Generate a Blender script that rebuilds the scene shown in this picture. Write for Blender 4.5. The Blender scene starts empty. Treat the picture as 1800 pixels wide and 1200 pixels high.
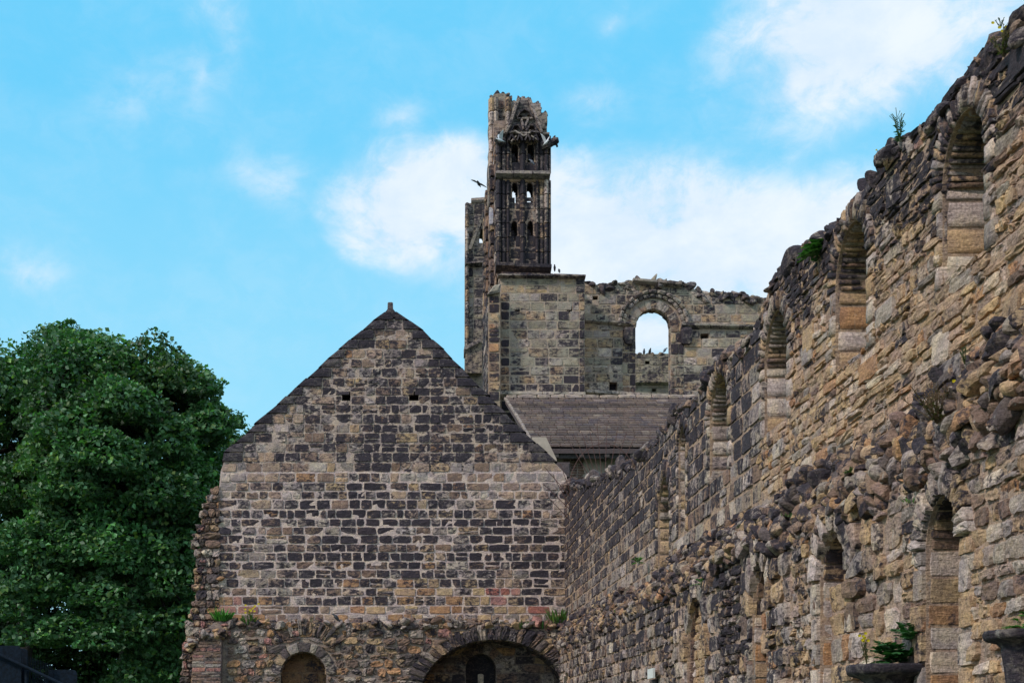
import bpy, bmesh, math, random
import numpy as np
from mathutils import Vector, geometry, noise as mnoise
R = math.radians
rng = np.random.default_rng(7)
random.seed(7)
sc = bpy.context.scene
C = sc.collection
FPX = 2500.0; VX = 700.0; VY = 1290.0      # lens in photo pixels and the point the long wall runs to

# ------------------------------------------------------------------ camera
cam = bpy.data.objects.new('camera', bpy.data.cameras.new('camera'))
C.objects.link(cam); sc.camera = cam
cam.location = (0, 0, 0); cam.rotation_euler = (R(90), 0, 0)
cam.data.sensor_width = 36; cam.data.lens = 50
cam.data.shift_x = 200 / 1800; cam.data.shift_y = 690 / 1800
cam.data.clip_start = 0.1; cam.data.clip_end = 5000

# ------------------------------------------------------------------ light
SUN_EL, SUN_AZ = R(40), R(238)    # azimuth measured clockwise from +Y
sun = bpy.data.objects.new('sun', bpy.data.lights.new('sun', 'SUN')); C.objects.link(sun)
sun.data.energy = 2.6; sun.data.angle = R(9); sun.data.color = (1, .95, .87)
sd = Vector((math.sin(SUN_AZ) * math.cos(SUN_EL), math.cos(SUN_AZ) * math.cos(SUN_EL), math.sin(SUN_EL)))
sun.rotation_euler = sd.to_track_quat('Z', 'Y').to_euler()
sc.view_settings.view_transform = 'Standard'; sc.view_settings.look = 'None'
sc.view_settings.gamma = 1; sc.view_settings.use_curve_mapping = False
sc.view_settings.exposure = 0.12

# ------------------------------------------------------------------ node helpers
def nmath(nt, op, a, b=None, c=None, clamp=False):
    n = nt.nodes.new('ShaderNodeMath'); n.operation = op; n.use_clamp = clamp
    for i, v in enumerate((a, b, c)):
        if v is None: continue
        if isinstance(v, (int, float)): n.inputs[i].default_value = v
        else: nt.links.new(v, n.inputs[i])
    return n.outputs[0]
def nmix(nt, fac, a, b, mode='MIX'):
    n = nt.nodes.new('ShaderNodeMix'); n.data_type = 'RGBA'; n.blend_type = mode
    for s, v in ((0, fac), (6, a), (7, b)):
        if isinstance(v, (int, float)): n.inputs[s].default_value = v
        elif isinstance(v, tuple): n.inputs[s].default_value = v + (1,) if len(v) == 3 else v
        else: nt.links.new(v, n.inputs[s])
    return n.outputs[2]
def nnoise(nt, vec, scale, detail=5, rough=.55, dist=0.0):
    n = nt.nodes.new('ShaderNodeTexNoise'); n.inputs['Scale'].default_value = scale
    n.inputs['Detail'].default_value = detail; n.inputs['Roughness'].default_value = rough
    n.inputs['Distortion'].default_value = dist
    if vec is not None: nt.links.new(vec, n.inputs['Vector'])
    return n.outputs[0]
def nrange(nt, v, a, b, c=0.0, d=1.0, smooth=True):
    n = nt.nodes.new('ShaderNodeMapRange'); n.interpolation_type = 'SMOOTHSTEP' if smooth else 'LINEAR'
    nt.links.new(v, n.inputs[0])
    for i, x in enumerate((a, b, c, d)): n.inputs[i + 1].default_value = x
    return n.outputs[0]
def nmap(nt, vec, scale):
    n = nt.nodes.new('ShaderNodeMapping'); n.inputs['Scale'].default_value = scale
    nt.links.new(vec, n.inputs['Vector']); return n.outputs[0]

# ------------------------------------------------------------------ world: clear sky with drifting cloud
w = bpy.data.worlds.new('World'); sc.world = w; w.use_nodes = True
nt = w.node_tree; nt.nodes.clear()
sky = nt.nodes.new('ShaderNodeTexSky'); sky.sky_type = 'NISHITA'; sky.sun_disc = False
sky.sun_elevation = SUN_EL; sky.sun_rotation = SUN_AZ
tc = nt.nodes.new('ShaderNodeTexCoord')
sep = nt.nodes.new('ShaderNodeSeparateXYZ'); nt.links.new(tc.outputs['Generated'], sep.inputs[0])
az = nmath(nt, 'ARCTAN2', sep.outputs[0], sep.outputs[1])
el = nmath(nt, 'ARCSINE', sep.outputs[2])
wn = nt.nodes.new('ShaderNodeTexNoise'); wn.inputs['Scale'].default_value = 9; wn.inputs['Detail'].default_value = 4
nt.links.new(tc.outputs['Generated'], wn.inputs['Vector'])
ws = nt.nodes.new('ShaderNodeSeparateColor'); nt.links.new(wn.outputs[1], ws.inputs[0])
azw = nmath(nt, 'MULTIPLY_ADD', nmath(nt, 'SUBTRACT', ws.outputs[0], .5), .09, az)
elw = nmath(nt, 'MULTIPLY_ADD', nmath(nt, 'SUBTRACT', ws.outputs[1], .5), .06, el)
#        x, y, half width, half height (photo directions), weight
CL = [(1150, 585, 190, 70, .9), (1250, 430, 420, 130, 1.15), (900, 350, 260, 95, .9), (705, 360, 155, 105, 1.0), (800, 310, 110, 70, .9), (1080, 400, 330, 125, 1.05), (1380, 410, 260, 105, 1.0), (1150, 480, 260, 60, .8), (1040, 478, 90, 40, 1.0),
      (1500, 60, 260, 150, 1.0), (1390, 120, 120, 130, .5), (1620, 90, 260, 120, .75), (1790, 30, 200, 140, .55), (480, 325, 90, 75, .36), (350, 110, 50, 120, .26), (385, 50, 50, 110, .28), (400, 30, 60, 90, .32), (440, 290, 60, 60, .28), (690, 230, 70, 45, .3),
      (1050, 168, 95, 60, .34), (30, 478, 110, 55, .34), (235, 180, 130, 90, .20), (1090, 10, 60, 34, .28), (1350, 230, 130, 90, .3), (250, 110, 110, 50, .24)]
dens = None
for (x, y, a, b, wt) in CL:
    A = math.atan((x - VX) / FPX); E = math.atan((VY - y) / FPX * math.cos(A))
    dx = nmath(nt, 'MULTIPLY', nmath(nt, 'SUBTRACT', azw, A), FPX / (a * 1.22))
    dy = nmath(nt, 'MULTIPLY', nmath(nt, 'SUBTRACT', elw, E), FPX / (b * 1.22))
    d2 = nmath(nt, 'ADD', nmath(nt, 'MULTIPLY', dx, dx), nmath(nt, 'MULTIPLY', dy, dy))
    v = nmath(nt, 'MULTIPLY', nmath(nt, 'SUBTRACT', 1.0, nmath(nt, 'SQRT', d2), clamp=True), wt * 1.5)
    dens = v if dens is None else nmath(nt, 'SMOOTH_MAX', dens, v, .25)
# unseen cloud added over the rest of the dome to whiten the sky light
n2 = nnoise(nt, nmap(nt, tc.outputs['Generated'], (1, 1, 2.4)), 2.2, 6, .6)
away = nrange(nt, sep.outputs[1], .86, .55)
dens = nmath(nt, 'MAXIMUM', dens, nmath(nt, 'MULTIPLY', nrange(nt, n2, .34, .56), away))
fb = nnoise(nt, nmap(nt, tc.outputs['Generated'], (1, 1, 1.5)), 15, 9, .62, .3)
fw_ = nnoise(nt, nmap(nt, tc.outputs['Generated'], (1.0, 1, 1.3)), 34, 8, .66, .8)
dens = nmath(nt, 'MULTIPLY', dens, nrange(nt, fb, .28, .66, .6, 1.25))
dens = nmath(nt, 'MULTIPLY', dens, nrange(nt, fw_, .34, .62, .80, 1.12))
fac = nrange(nt, dens, .04, 1.0)
skyc = nmix(nt, 1.0, sky.outputs[0], (.50, 1.02, 1.12), 'MULTIPLY')
skyg = nmix(nt, nrange(nt, el, 0.0, .42, 0, 1, False), (5.0, 8.5, 9.6), (1.45, 6.1, 9.4))
skyc = nmix(nt, .93, skyc, skyg)
cloudc = nmix(nt, nrange(nt, fb, .35, .7), (6.6, 7.9, 9.2), (8.0, 8.8, 9.6))
allc = nmix(nt, fac, skyc, cloudc)
bg = nt.nodes.new('ShaderNodeBackground'); bg.inputs[1].default_value = .1
nt.links.new(allc, bg.inputs[0])
wo = nt.nodes.new('ShaderNodeOutputWorld'); nt.links.new(bg.outputs[0], wo.inputs[0])

# ------------------------------------------------------------------ materials
def stone_mat(name, n1=2.2, n2=11.0, streak=0.0, grime=(.021, .019, .026), bump=.6, contrast=1.0, tint=None):
    m = bpy.data.materials.new(name); m.use_nodes = True; nt = m.node_tree
    bs = nt.nodes['Principled BSDF']
    tc = nt.nodes.new('ShaderNodeTexCoord').outputs['Object']
    at = nt.nodes.new('ShaderNodeAttribute'); at.attribute_name = 'col'
    a = nnoise(nt, tc, n1, 6, .6, .6); b = nnoise(nt, nmap(nt, tc, (1, 1, 1.7)), n2, 8, .68, .6)
    bed = nnoise(nt, nmap(nt, tc, (1, 1, 7)), 5.5, 6, .66, .3)
    g = nnoise(nt, tc, 38, 6, .7)
    v = nmath(nt, 'MULTIPLY_ADD', nmath(nt, 'SUBTRACT', a, .5), 1.5 * contrast, at.outputs['Alpha'])
    v = nmath(nt, 'MULTIPLY_ADD', nmath(nt, 'SUBTRACT', b, .5), 2.5 * contrast, v)
    if streak:
        s = nnoise(nt, nmap(nt, tc, (5.5, 5.5, .35)), 1.6, 5, .6, .2)
        v = nmath(nt, 'MULTIPLY_ADD', nmath(nt, 'SUBTRACT', s, .5), 2.6 * streak, v)
    sf = nrange(nt, v, .26, .82, 0, .98)
    hue = nmix(nt, nrange(nt, nnoise(nt, tc, 4.5, 4, .6), .38, .66), (.86, .80, .80), (1.16, 1.08, .92))
    base = nmix(nt, 1.0, nmix(nt, 1.0, at.outputs['Color'], (1.05, .96, 1.02), 'MULTIPLY'), hue, 'MULTIPLY')
    gm = nmath(nt, 'MULTIPLY', nrange(nt, g, .30, .70, .62, 1.34), nrange(nt, bed, .32, .62, .80, 1.10))
    cm = nt.nodes.new('ShaderNodeCombineColor')
    for i in range(3): nt.links.new(gm, cm.inputs[i])
    base = nmix(nt, 1.0, base, cm.outputs[0], 'MULTIPLY')
    if tint:
        base = nmix(nt, nrange(nt, nnoise(nt, tc, 1.1, 5, .65, .5), .45, .66, 0, .75), base, tint)
    if streak:
        ps = nnoise(nt, nmap(nt, tc, (9, 9, .5)), 2.1, 4, .6)
        base = nmix(nt, nrange(nt, ps, .60, .74, 0, .45), base, (.46, .43, .40))
    lich = nnoise(nt, tc, 27, 3, .5)
    gg = nmix(nt, nrange(nt, g, .3, .7), grime, tuple(x * q for x, q in zip(grime, (2.6, 2.1, 2.0))))
    col = nmix(nt, sf, base, gg)
    col = nmix(nt, nrange(nt, lich, .68, .76, 0, .35), col, (.42, .42, .40))
    nt.links.new(col, bs.inputs['Base Color'])
    bs.inputs['Roughness'].default_value = .92
    bs.inputs['Specular IOR Level'].default_value = .25
    bp = nt.nodes.new('ShaderNodeBump'); bp.inputs['Strength'].default_value = bump; bp.inputs['Distance'].default_value = .05
    hh = nmath(nt, 'MULTIPLY_ADD', nnoise(nt, tc, 70, 4, .7), .35, nnoise(nt, tc, 16, 7, .68, .2))
    hh = nmath(nt, 'MULTIPLY_ADD', bed, .7, hh)
    nt.links.new(hh, bp.inputs['Height']); nt.links.new(bp.outputs[0], bs.inputs['Normal'])
    return m
M_GAB = stone_mat('gable_stone', 1.3, 7.0, streak=.16, contrast=1.15, bump=.7)
M_RUB = stone_mat('rubble_stone', 2.0, 9.0, bump=.8)
M_RAN = stone_mat('range_stone', 1.7, 9.0, streak=.62, bump=.8)
M_TOW = stone_mat('tower_stone', 1.0, 6.0, streak=.3, bump=.5, grime=(.016, .015, .021))
M_CHU = stone_mat('church_stone', .8, 5.0, streak=.22, bump=.6, tint=(.34, .30, .235))
M_SLATE = stone_mat('slate_stone', .9, 5.0, grime=(.05, .043, .045), bump=.4, contrast=.6)

def plain(name, col, rough=.8, metal=0.0, nscale=None, amt=.3, bump=0.0):
    m = bpy.data.materials.new(name); m.use_nodes = True; nt = m.node_tree; bs = nt.nodes['Principled BSDF']
    bs.inputs['Roughness'].default_value = rough; bs.inputs['Metallic'].default_value = metal
    if nscale:
        tc = nt.nodes.new('ShaderNodeTexCoord').outputs['Object']
        n = nnoise(nt, tc, nscale, 6, .65)
        c = nmix(nt, nrange(nt, n, .3, .7), tuple(x * (1 - amt) for x in col), tuple(min(1, x * (1 + amt)) for x in col))
        nt.links.new(c, bs.inputs['Base Color'])
        if bump:
            bp = nt.nodes.new('ShaderNodeBump'); bp.inputs['Strength'].default_value = bump; bp.inputs['Distance'].default_value = .03
            nt.links.new(n, bp.inputs['Height']); nt.links.new(bp.outputs[0], bs.inputs['Normal'])
    else: bs.inputs['Base Color'].default_value = col + (1,)
    return m
def leaf_mat(name, tr=.25, rough=.5, spec=.4):
    m = bpy.data.materials.new(name); m.use_nodes = True; nt = m.node_tree; bs = nt.nodes['Principled BSDF']
    at = nt.nodes.new('ShaderNodeAttribute'); at.attribute_name = 'col'
    nt.links.new(at.outputs['Color'], bs.inputs['Base Color']); bs.inputs['Roughness'].default_value = rough
    bs.inputs['Specular IOR Level'].default_value = spec
    t = nt.nodes.new('ShaderNodeBsdfTranslucent'); nt.links.new(nmix(nt, 1.0, at.outputs['Color'], (1.0, 1.5, .5), 'MULTIPLY'), t.inputs[0])
    mx = nt.nodes.new('ShaderNodeMixShader'); mx.inputs[0].default_value = tr
    nt.links.new(bs.outputs[0], mx.inputs[1]); nt.links.new(t.outputs[0], mx.inputs[2])
    nt.links.new(mx.outputs[0], nt.nodes['Material Output'].inputs[0])
    return m
M_LEAF = leaf_mat('tree_leaf'); M_HERB = leaf_mat('herb_leaf', .2, .6, .3)
M_BARK = plain('bark', (.028, .023, .02), .95, 0, 9, .5, .8)
M_GRASS = plain('grass_ground', (.05, .085, .03), .95, 0, 1.3, .4, .3)
M_IRON = plain('rusty_iron', (.10, .045, .038), .75, .3, 30, .4)
M_FENCE = plain('fence_paint', (.004, .009, .018), .8, 0, 12, .5, .3)
M_FENCE.node_tree.nodes['Principled BSDF'].inputs['Specular IOR Level'].default_value = .15
M_RENDER = plain('cream_render', (.44, .355, .29), .9, 0, 1.6, .22, .2)
M_WOOD = plain('old_timber', (.05, .04, .038), .85, 0, 14, .4, .4)
M_PLATE = plain('pale_plate', (.62, .62, .60), .5, 0, 20, .12)

# ------------------------------------------------------------------ tagging
def tag(o, label=None, cat=None, group=None, kind=None):
    if label: o['label'] = label
    if cat: o['category'] = cat
    if group: o['group'] = group
    if kind: o['kind'] = kind
    return o
def thing(name, loc, label, cat, group=None):
    o = bpy.data.objects.new(name, None); C.objects.link(o); o.location = loc
    o.empty_display_size = .3
    return tag(o, label, cat, group)

# ------------------------------------------------------------------ stone builder
GRID = {'l': ([-1, -.88, .88, 1], [-1, -.82, .82, 1]),
        'm': ([-1, -.93, -.3, .35, .93, 1], [-1, -.87, .05, .87, 1]),
        'h': ([-1, -.95, -.62, -.2, .2, .6, .95, 1], [-1, -.91, -.4, .15, .6, .91, 1])}
def ico(sub):
    bm = bmesh.new(); bmesh.ops.create_icosphere(bm, subdivisions=sub, radius=1)
    v = np.array([x.co[:] for x in bm.verts]); f = np.array([[x.index for x in q.verts] for q in bm.faces]); bm.free()
    return v, f
ICO = {'l': ico(2), 'h': ico(3)}
def srgb_var(c, k=.12):
    s = 1 + random.uniform(-k, k)
    return (c[0] * s * (1 + random.uniform(-k, k) * .3), c[1] * s, c[2] * s * (1 + random.uniform(-k, k) * .4))
class SB:
    def __init__(s): s.Q = {'l': [], 'm': [], 'h': []}; s.K = {'l': [], 'h': []}; s.P = []
    def q(s, p00, p10, p11, p01, n, proud, rough, rnd, col, soot, res='m'):
        a = Vector(p10) - Vector(p00); b = Vector(p01) - Vector(p00)
        if a.cross(b).dot(Vector(n)) < 0: p00, p10, p11, p01 = p10, p00, p01, p11
        s.Q[res].append((*p00, *p10, *p11, *p01, *n, proud, rough, rnd, *col, soot))
    def rock(s, c, size, col, soot, res='l'): s.K[res].append((*c, *size, *col, soot))
    def raw(s, V, F, col, soot): s.P.append((V, F, col, soot))
    def build(s, name, mat, parent=None, smooth=None):
        if smooth is None: smooth = False
        off = np.array(parent.location[:]) if parent else np.zeros(3)
        VV, FF, CC = [], [], []; n0 = 0; flat = []
        for V, F, col, soot in s.P:
            VV.append(np.array(V, float).reshape(-1, 3)); FF += [[i + n0 for i in f] for f in F]; flat += [1] * len(F)
            CC.append(np.tile(np.array([*col, soot]), (len(V), 1))); n0 += len(V)
        for res, L in s.Q.items():
            if not L: continue
            A = np.array(L); N = len(A); U, T = map(np.array, GRID[res]); nu, nv = len(U), len(T)
            S, TT = np.meshgrid(U, T)
            rnd = A[:, 17][:, None, None]
            edge = (np.abs(S) > .99) | (np.abs(TT) > .99)
            kc = rng.uniform(.1, 2.6, (N, 4, 1, 1)); sa, ta = (S[None] + 1) / 2, (TT[None] + 1) / 2
            kk = kc[:, 0] * (1 - sa) * (1 - ta) + kc[:, 1] * sa * (1 - ta) + kc[:, 2] * sa * ta + kc[:, 3] * (1 - sa) * ta
            SS = S[None] * (1 - rnd * kk * np.abs(TT[None]) ** 5); T2 = TT[None] * (1 - rnd * kk * np.abs(S[None]) ** 5)
            proud = A[:, 15][:, None, None]; rough = A[:, 16][:, None, None]
            h = np.where(edge[None], -.03 - proud * .3, proud * (1 + 0 * S[None]))
            ring = (~edge) & ((np.abs(S) > .85) | (np.abs(TT) > .80))
            h = np.where(ring[None], proud * .78, h)
            tilt = rng.normal(0, 1, (N, 2, 1, 1)) * rough[:, None] * .8
            h = h + np.where(edge[None], 0, rng.normal(0, 1, (N, nv, nu)) * rough * .6 + tilt[:, 0] * S[None] + tilt[:, 1] * TT[None])
            p00, p10, p11, p01 = A[:, 0:3], A[:, 3:6], A[:, 6:9], A[:, 9:12]
            s_ = ((SS + 1) / 2)[..., None]; t_ = ((T2 + 1) / 2)[..., None]
            P = (p00[:, None, None] * (1 - s_) * (1 - t_) + p10[:, None, None] * s_ * (1 - t_) + p11[:, None, None] * s_ * t_ + p01[:, None, None] * (1 - s_) * t_)
            ud = p10 - p00; ud /= np.linalg.norm(ud, axis=1)[:, None] + 1e-9
            vd = p01 - p00; vd /= np.linalg.norm(vd, axis=1)[:, None] + 1e-9
            P += ud[:, None, None] * (rng.normal(0, 1, (N, nv, nu)) * rough * .5)[..., None] + vd[:, None, None] * (rng.normal(0, 1, (N, nv, nu)) * rough * .45)[..., None]
            P += A[:, 12:15][:, None, None] * h[..., None]
            VV.append(P.reshape(-1, 3)); CC.append(np.repeat(A[:, 18:22], nu * nv, axis=0))
            j, i = np.meshgrid(np.arange(nv - 1), np.arange(nu - 1), indexing='ij'); b = (j * nu + i).ravel()
            f = np.stack([b, b + 1, b + nu + 1, b + nu], 1)
            f = (f[None] + (np.arange(N) * nu * nv)[:, None, None] + n0).reshape(-1, 4)
            FF += f.tolist(); flat += [0] * len(f); n0 += N * nu * nv
        for res, L in s.K.items():
            if not L: continue
            A = np.array(L); N = len(A); D, F = ICO[res]; K = 8
            pn = rng.normal(0, 1, (N, K, 3)); pn /= np.linalg.norm(pn, axis=2)[..., None]
            hk = rng.uniform(.45, .85, (N, K))
            dt = np.einsum('mj,nkj->nmk', D, pn)
            r = np.where(dt > .05, hk[:, None] / np.maximum(dt, .05), 9).min(2); r = np.minimum(r, 1.15)
            P = D[None] * r[..., None] + rng.normal(0, .008, (N, len(D), 3))
            ang = rng.uniform(-.45, .45, N)
            P = P * A[:, 3:6][:, None]
            for (i0, i1, am) in ((0, 1, .9), (0, 2, .55), (1, 2, .45)):
                ang = rng.normal(0, am, N); ca, sa = np.cos(ang)[:, None], np.sin(ang)[:, None]
                X = P[..., i0] * ca - P[..., i1] * sa; Y = P[..., i0] * sa + P[..., i1] * ca; P[..., i0] = X; P[..., i1] = Y
            P += A[:, 0:3][:, None]
            VV.append(P.reshape(-1, 3)); CC.append(np.repeat(A[:, 6:10], len(D), axis=0))
            f = (F[None] + (np.arange(N) * len(D))[:, None, None] + n0).reshape(-1, 3)
            FF += f.tolist(); flat += [0] * len(f); n0 += N * len(D)
        V = np.concatenate(VV) - off; Cc = np.concatenate(CC)
        me = bpy.data.meshes.new(name); me.from_pydata(V.tolist(), [], FF)
        ca = me.color_attributes.new('col', 'FLOAT_COLOR', 'POINT'); ca.data.foreach_set('color', np.clip(Cc, -1, 2).astype(np.float32).ravel())
        me.polygons.foreach_set('use_smooth', [not x for x in flat] if smooth else [False] * len(flat))
        me.materials.append(mat); me.update()
        o = bpy.data.objects.new(name, me); C.objects.link(o)
        if parent: o.parent = parent
        return o

class Frame:   # u along the wall, v up, w into the wall
    def __init__(s, kind, c): s.kind, s.c = kind, c; s.n = (0, -1, 0) if kind == 'front' else (-1, 0, 0)
    def __call__(s, u, v, w=0.0):
        return (u, s.c + w, v) if s.kind == 'front' else (s.c + w, u, v)
    def vec(s, du, dv, dw=0.0): return (du, dw, dv) if s.kind == 'front' else (dw, du, dv)

class Arch:
    def __init__(s, uc, r, vs, v0, ring=.3, depth=.8, point=0.0): s.uc, s.r, s.vs, s.v0, s.ring, s.depth, s.point = uc, r, vs, v0, ring, depth, point
    def hw(s, v, R_=None):
        r = R_ or s.r
        if v <= s.vs: return s.r
        t = (v - s.vs) / (1 + s.point)
        return math.sqrt(r * r - t * t) if t < r else 0
    def pt(s, th, r): return (s.uc + r * math.cos(th), s.vs + r * math.sin(th) * (1 + s.point))
    def outline(s, n=18):
        p = [(s.uc - s.r, s.v0), (s.uc + s.r, s.v0)]
        return p + [s.pt(math.pi * i / n, s.r) for i in range(n + 1)]
def slab(sb, F, poly, holes, thick, col, soot, w0=0.0):
    loops = [poly] + holes
    flatp = [p for l in loops for p in l]
    tris = geometry.tessellate_polygon([[Vector((p[0], p[1], 0)) for p in l] for l in loops])
    V = [F(p[0], p[1], w0) for p in flatp] + [F(p[0], p[1], w0 + thick) for p in flatp]; n = len(flatp)
    Fc = [list(t) for t in tris] + [[t[2] + n, t[1] + n, t[0] + n] for t in tris]
    k = 0
    for l in loops:
        m = len(l)
        for i in range(m):
            a, b = k + i, k + (i + 1) % m; Fc.append([a, b, b + n, a + n])
        k += m
    sb.raw(V, Fc, col, soot)
def courses(v0, v1, h, j=.15):
    out = []; v = v0
    while v < v1 - h * .3:
        hh = h * random.uniform(1 - j, 1 + j)
        if v + hh > v1 - h * .4: hh = v1 - v
        out.append((v, v + hh)); v += hh
    return out
def cutspans(spans, va, vb, arches):
    for a in arches:
        if not isinstance(a, Arch):       # rectangular hole (u0,u1,v0,v1)
            if (va + vb) / 2 < a[2] or (va + vb) / 2 > a[3]: continue
            l0 = l1 = a[0]; r0 = r1 = a[1]
        else:
            top = a.vs + (a.r + a.ring) * (1 + a.point); vm = (va + vb) / 2
            if vm < a.v0 or va > top: continue
            Rr = a.r + a.ring
            def f(v):
                if v <= a.vs: return a.r
                return a.hw(v, Rr)
            h0, h1 = f(max(va, a.v0)), f(vb)
            if va < a.vs < vb: h0 = a.r
            l0, r0, l1, r1 = a.uc - h0, a.uc + h0, a.uc - h1, a.uc + h1
        ns = []
        for (x0, x1, y0, y1) in spans:
            if max(r0, r1) <= min(x0, x1) or min(l0, l1) >= max(y0, y1): ns.append((x0, x1, y0, y1)); continue
            if min(l0, l1) > max(x0, x1) + .05: ns.append((x0, x1, l0, l1))
            if max(r0, r1) < min(y0, y1) - .05: ns.append((r0, r1, y0, y1))
        spans = ns
    return spans
def lay(sb, F, va, vb, spans, w, wj, gap, style, top=None, bot=None, res='m', jit=0.0, w0=0.0, split=.07):
    for (x0, x1, y0, y1) in spans:
        L = ((y0 + y1) - (x0 + x1)) / 2
        if L < .06: continue
        cuts = [0.0]; t = 0.0
        while True:
            t += w * random.uniform(1 - wj, 1 + wj)
            if t > L - w * .45: break
            cuts.append(t)
        cuts.append(L); n = len(cuts) - 1; lo = min(x0, x1)
        for i in range(n):
            f0, f1 = cuts[i] / L, cuts[i + 1] / L
            def pos(f, k):
                if k: return x1 + (y1 - x1) * f
                return x0 + (y0 - x0) * f
            if 0 < i: m = (pos(f0, 0) + pos(f0, 1)) / 2; a0 = a1 = m
            else: a0, a1 = pos(0, 0), pos(0, 1)
            if i < n - 1: m = (pos(f1, 0) + pos(f1, 1)) / 2; b0 = b1 = m
            else: b0, b1 = pos(1, 0), pos(1, 1)
            g = gap / 2; vm, uu = (va + vb) / 2, (a0 + b0) / 2
            A, B = va + g, vb - g; c = [[a0 + g, A], [b0 - g, A], [b1 - g, B], [a1 + g, B]]
            if jit:
                for p in c: p[0] += random.uniform(-jit, jit); p[1] += random.uniform(-jit, jit)
            if top:
                tt = top(uu)
                if tt < va + .05: continue
                c[2][1] = min(c[2][1], top(c[2][0])); c[3][1] = min(c[3][1], top(c[3][0]))
                if c[2][1] < A + .02 or c[3][1] < A + .02: continue
            if bot:
                bb = bot(uu)
                if bb > vb - .05: continue
            st = style(uu, vm)
            if st is None: continue
            col, soot, proud, rough, rnd = st
            if c[1][0] - c[0][0] < .03 and c[2][0] - c[3][0] < .03: continue
            if random.random() < split and vb - va > .1:
                f = random.uniform(.35, .65); h0 = (g * .8) / max(.05, vb - va)
                mix = lambda a_, b_, t_: [a_[0] + (b_[0] - a_[0]) * t_, a_[1] + (b_[1] - a_[1]) * t_]
                lo4 = [c[0], c[1], mix(c[1], c[2], f - h0), mix(c[0], c[3], f - h0)]; hi4 = [mix(c[0], c[3], f + h0), mix(c[1], c[2], f + h0), c[2], c[3]]
                for c4 in (lo4, hi4):
                    col, soot, proud, rough, rnd = style(uu, vm) or st
                    sb.q(*[F(*p, w0) for p in c4], F.n, proud, rough, rnd, col, soot, res)
                continue
            sb.q(F(*c[0], w0), F(*c[1], w0), F(*c[2], w0), F(*c[3], w0), F.n, proud, rough, rnd, col, soot, res)
def ring(sb, F, a, n, style, proud=.03, gap=.012, r0=None, r1=None, jl=.0, t0=0.0, t1=math.pi, w0=0.0, res='m', rough=.008, rnd=.06):
    r0 = r0 or a.r; r1 = r1 or a.r + a.ring
    ths = [t0 + (t1 - t0) * (i + (random.uniform(-.2, .2) if 0 < i < n else 0)) / n for i in range(n + 1)]
    for i in range(n):
        A, B = ths[i] + gap / r1 / 2, ths[i + 1] - gap / r1 / 2; R1 = r1 + random.uniform(-jl, jl)
        p = [a.pt(A, r0), a.pt(B, r0), a.pt(B, R1), a.pt(A, R1)]
        col, soot = style()
        sb.q(*[F(x[0], x[1], w0) for x in p], F.n, proud * (random.uniform(.6, 1.5) if proud < .12 else random.uniform(.94, 1.06)), rough if proud < .12 else rough * .4, rnd, col, soot, res)
def reveal(sb, F, a, style, n=18, jh=.3, gap=.014, jam=True, res='m', sill=True, rough=.008, w0=0.0, d=None):
    d = d or a.depth
    for i in range(n):
        A, B = math.pi * i / n + gap / a.r / 2, math.pi * (i + 1) / n - gap / a.r / 2; m = (A + B) / 2
        pa, pb = a.pt(A, a.r), a.pt(B, a.r); k = w0
        nn = F.vec(-math.cos(m), -math.sin(m))
        while k < d - .05:
            e = min(d, k + random.uniform(.25, .6)); col, soot = style(1)
            sb.q(F(*pa, k + .01), F(*pb, k + .01), F(*pb, e - .01), F(*pa, e - .01), nn, .03 * random.uniform(.2, 1.9), rough, .04, col, soot, 'l')
            k = e
    if not jam: return
    for side in (-1, 1):
        u = a.uc + side * a.r; nn = F.vec(-side, 0)
        for (va, vb) in courses(a.v0, a.vs, jh, .2):
            k = w0
            while k < d - .05:
                e = min(d, k + random.uniform(.35, .75)); col, soot = style(0)
                sb.q(F(u, va + .008, k + .006), F(u, vb - .008, k + .006), F(u, vb - .008, e - .006), F(u, va + .008, e - .006), nn, .01, rough * .5, .03, col, soot, res)
                k = e
    if sill:
        col, soot = style(0)
        sb.q(F(a.uc - a.r, a.v0, w0), F(a.uc + a.r, a.v0, w0), F(a.uc + a.r, a.v0, d), F(a.uc - a.r, a.v0, d), F.vec(0, 1), .01, .006, .02, col, soot, 'l')
def interp(pts):
    P = sorted(pts); X = [p[0] for p in P]; Y = [p[1] for p in P]
    return lambda u: float(np.interp(u, X, Y))
def fbm1(u, seed=0.0, s=1.0, o=4):
    return sum(mnoise.noise((u * s * 2 ** k, seed + k * 7.3, .5)) / 2 ** k for k in range(o))

BUFF = (.42, .32, .20); YEL = (.45, .35, .21); ORA = (.40, .25, .14); GREY = (.34, .31, .27); PALE = (.52, .47, .40)
BRN = (.23, .17, .13); PINK = (.42, .235, .20); DRK = (.12, .105, .10); RED = (.40, .13, .10); OLI = (.30, .275, .205)
def pick(pal):
    return srgb_var(random.choices([p[0] for p in pal], [p[1] for p in pal])[0])

# ================================================================== GROUND
def ground():
    bm = bmesh.new(); n = 60
    for j in range(n + 1):
        for i in range(n + 1):
            x = (i / n - .5); y = (j / n - .5); X = 3000 * x * abs(x) * 2; Y = 3000 * y * abs(y) * 2 + 20
            bm.verts.new((X, Y, -1.6 + .06 * mnoise.noise((X * .2, Y * .2, 0))))
    bm.verts.ensure_lookup_table()
    for j in range(n):
        for i in range(n):
            a = j * (n + 1) + i; bm.faces.new([bm.verts[k] for k in (a, a + 1, a + n + 2, a + n + 1)])
    me = bpy.data.meshes.new('ground'); bm.to_mesh(me); bm.free(); me.materials.append(M_GRASS)
    o = bpy.data.objects.new('ground', me); C.objects.link(o); tag(o, kind='structure')
ground()

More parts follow.
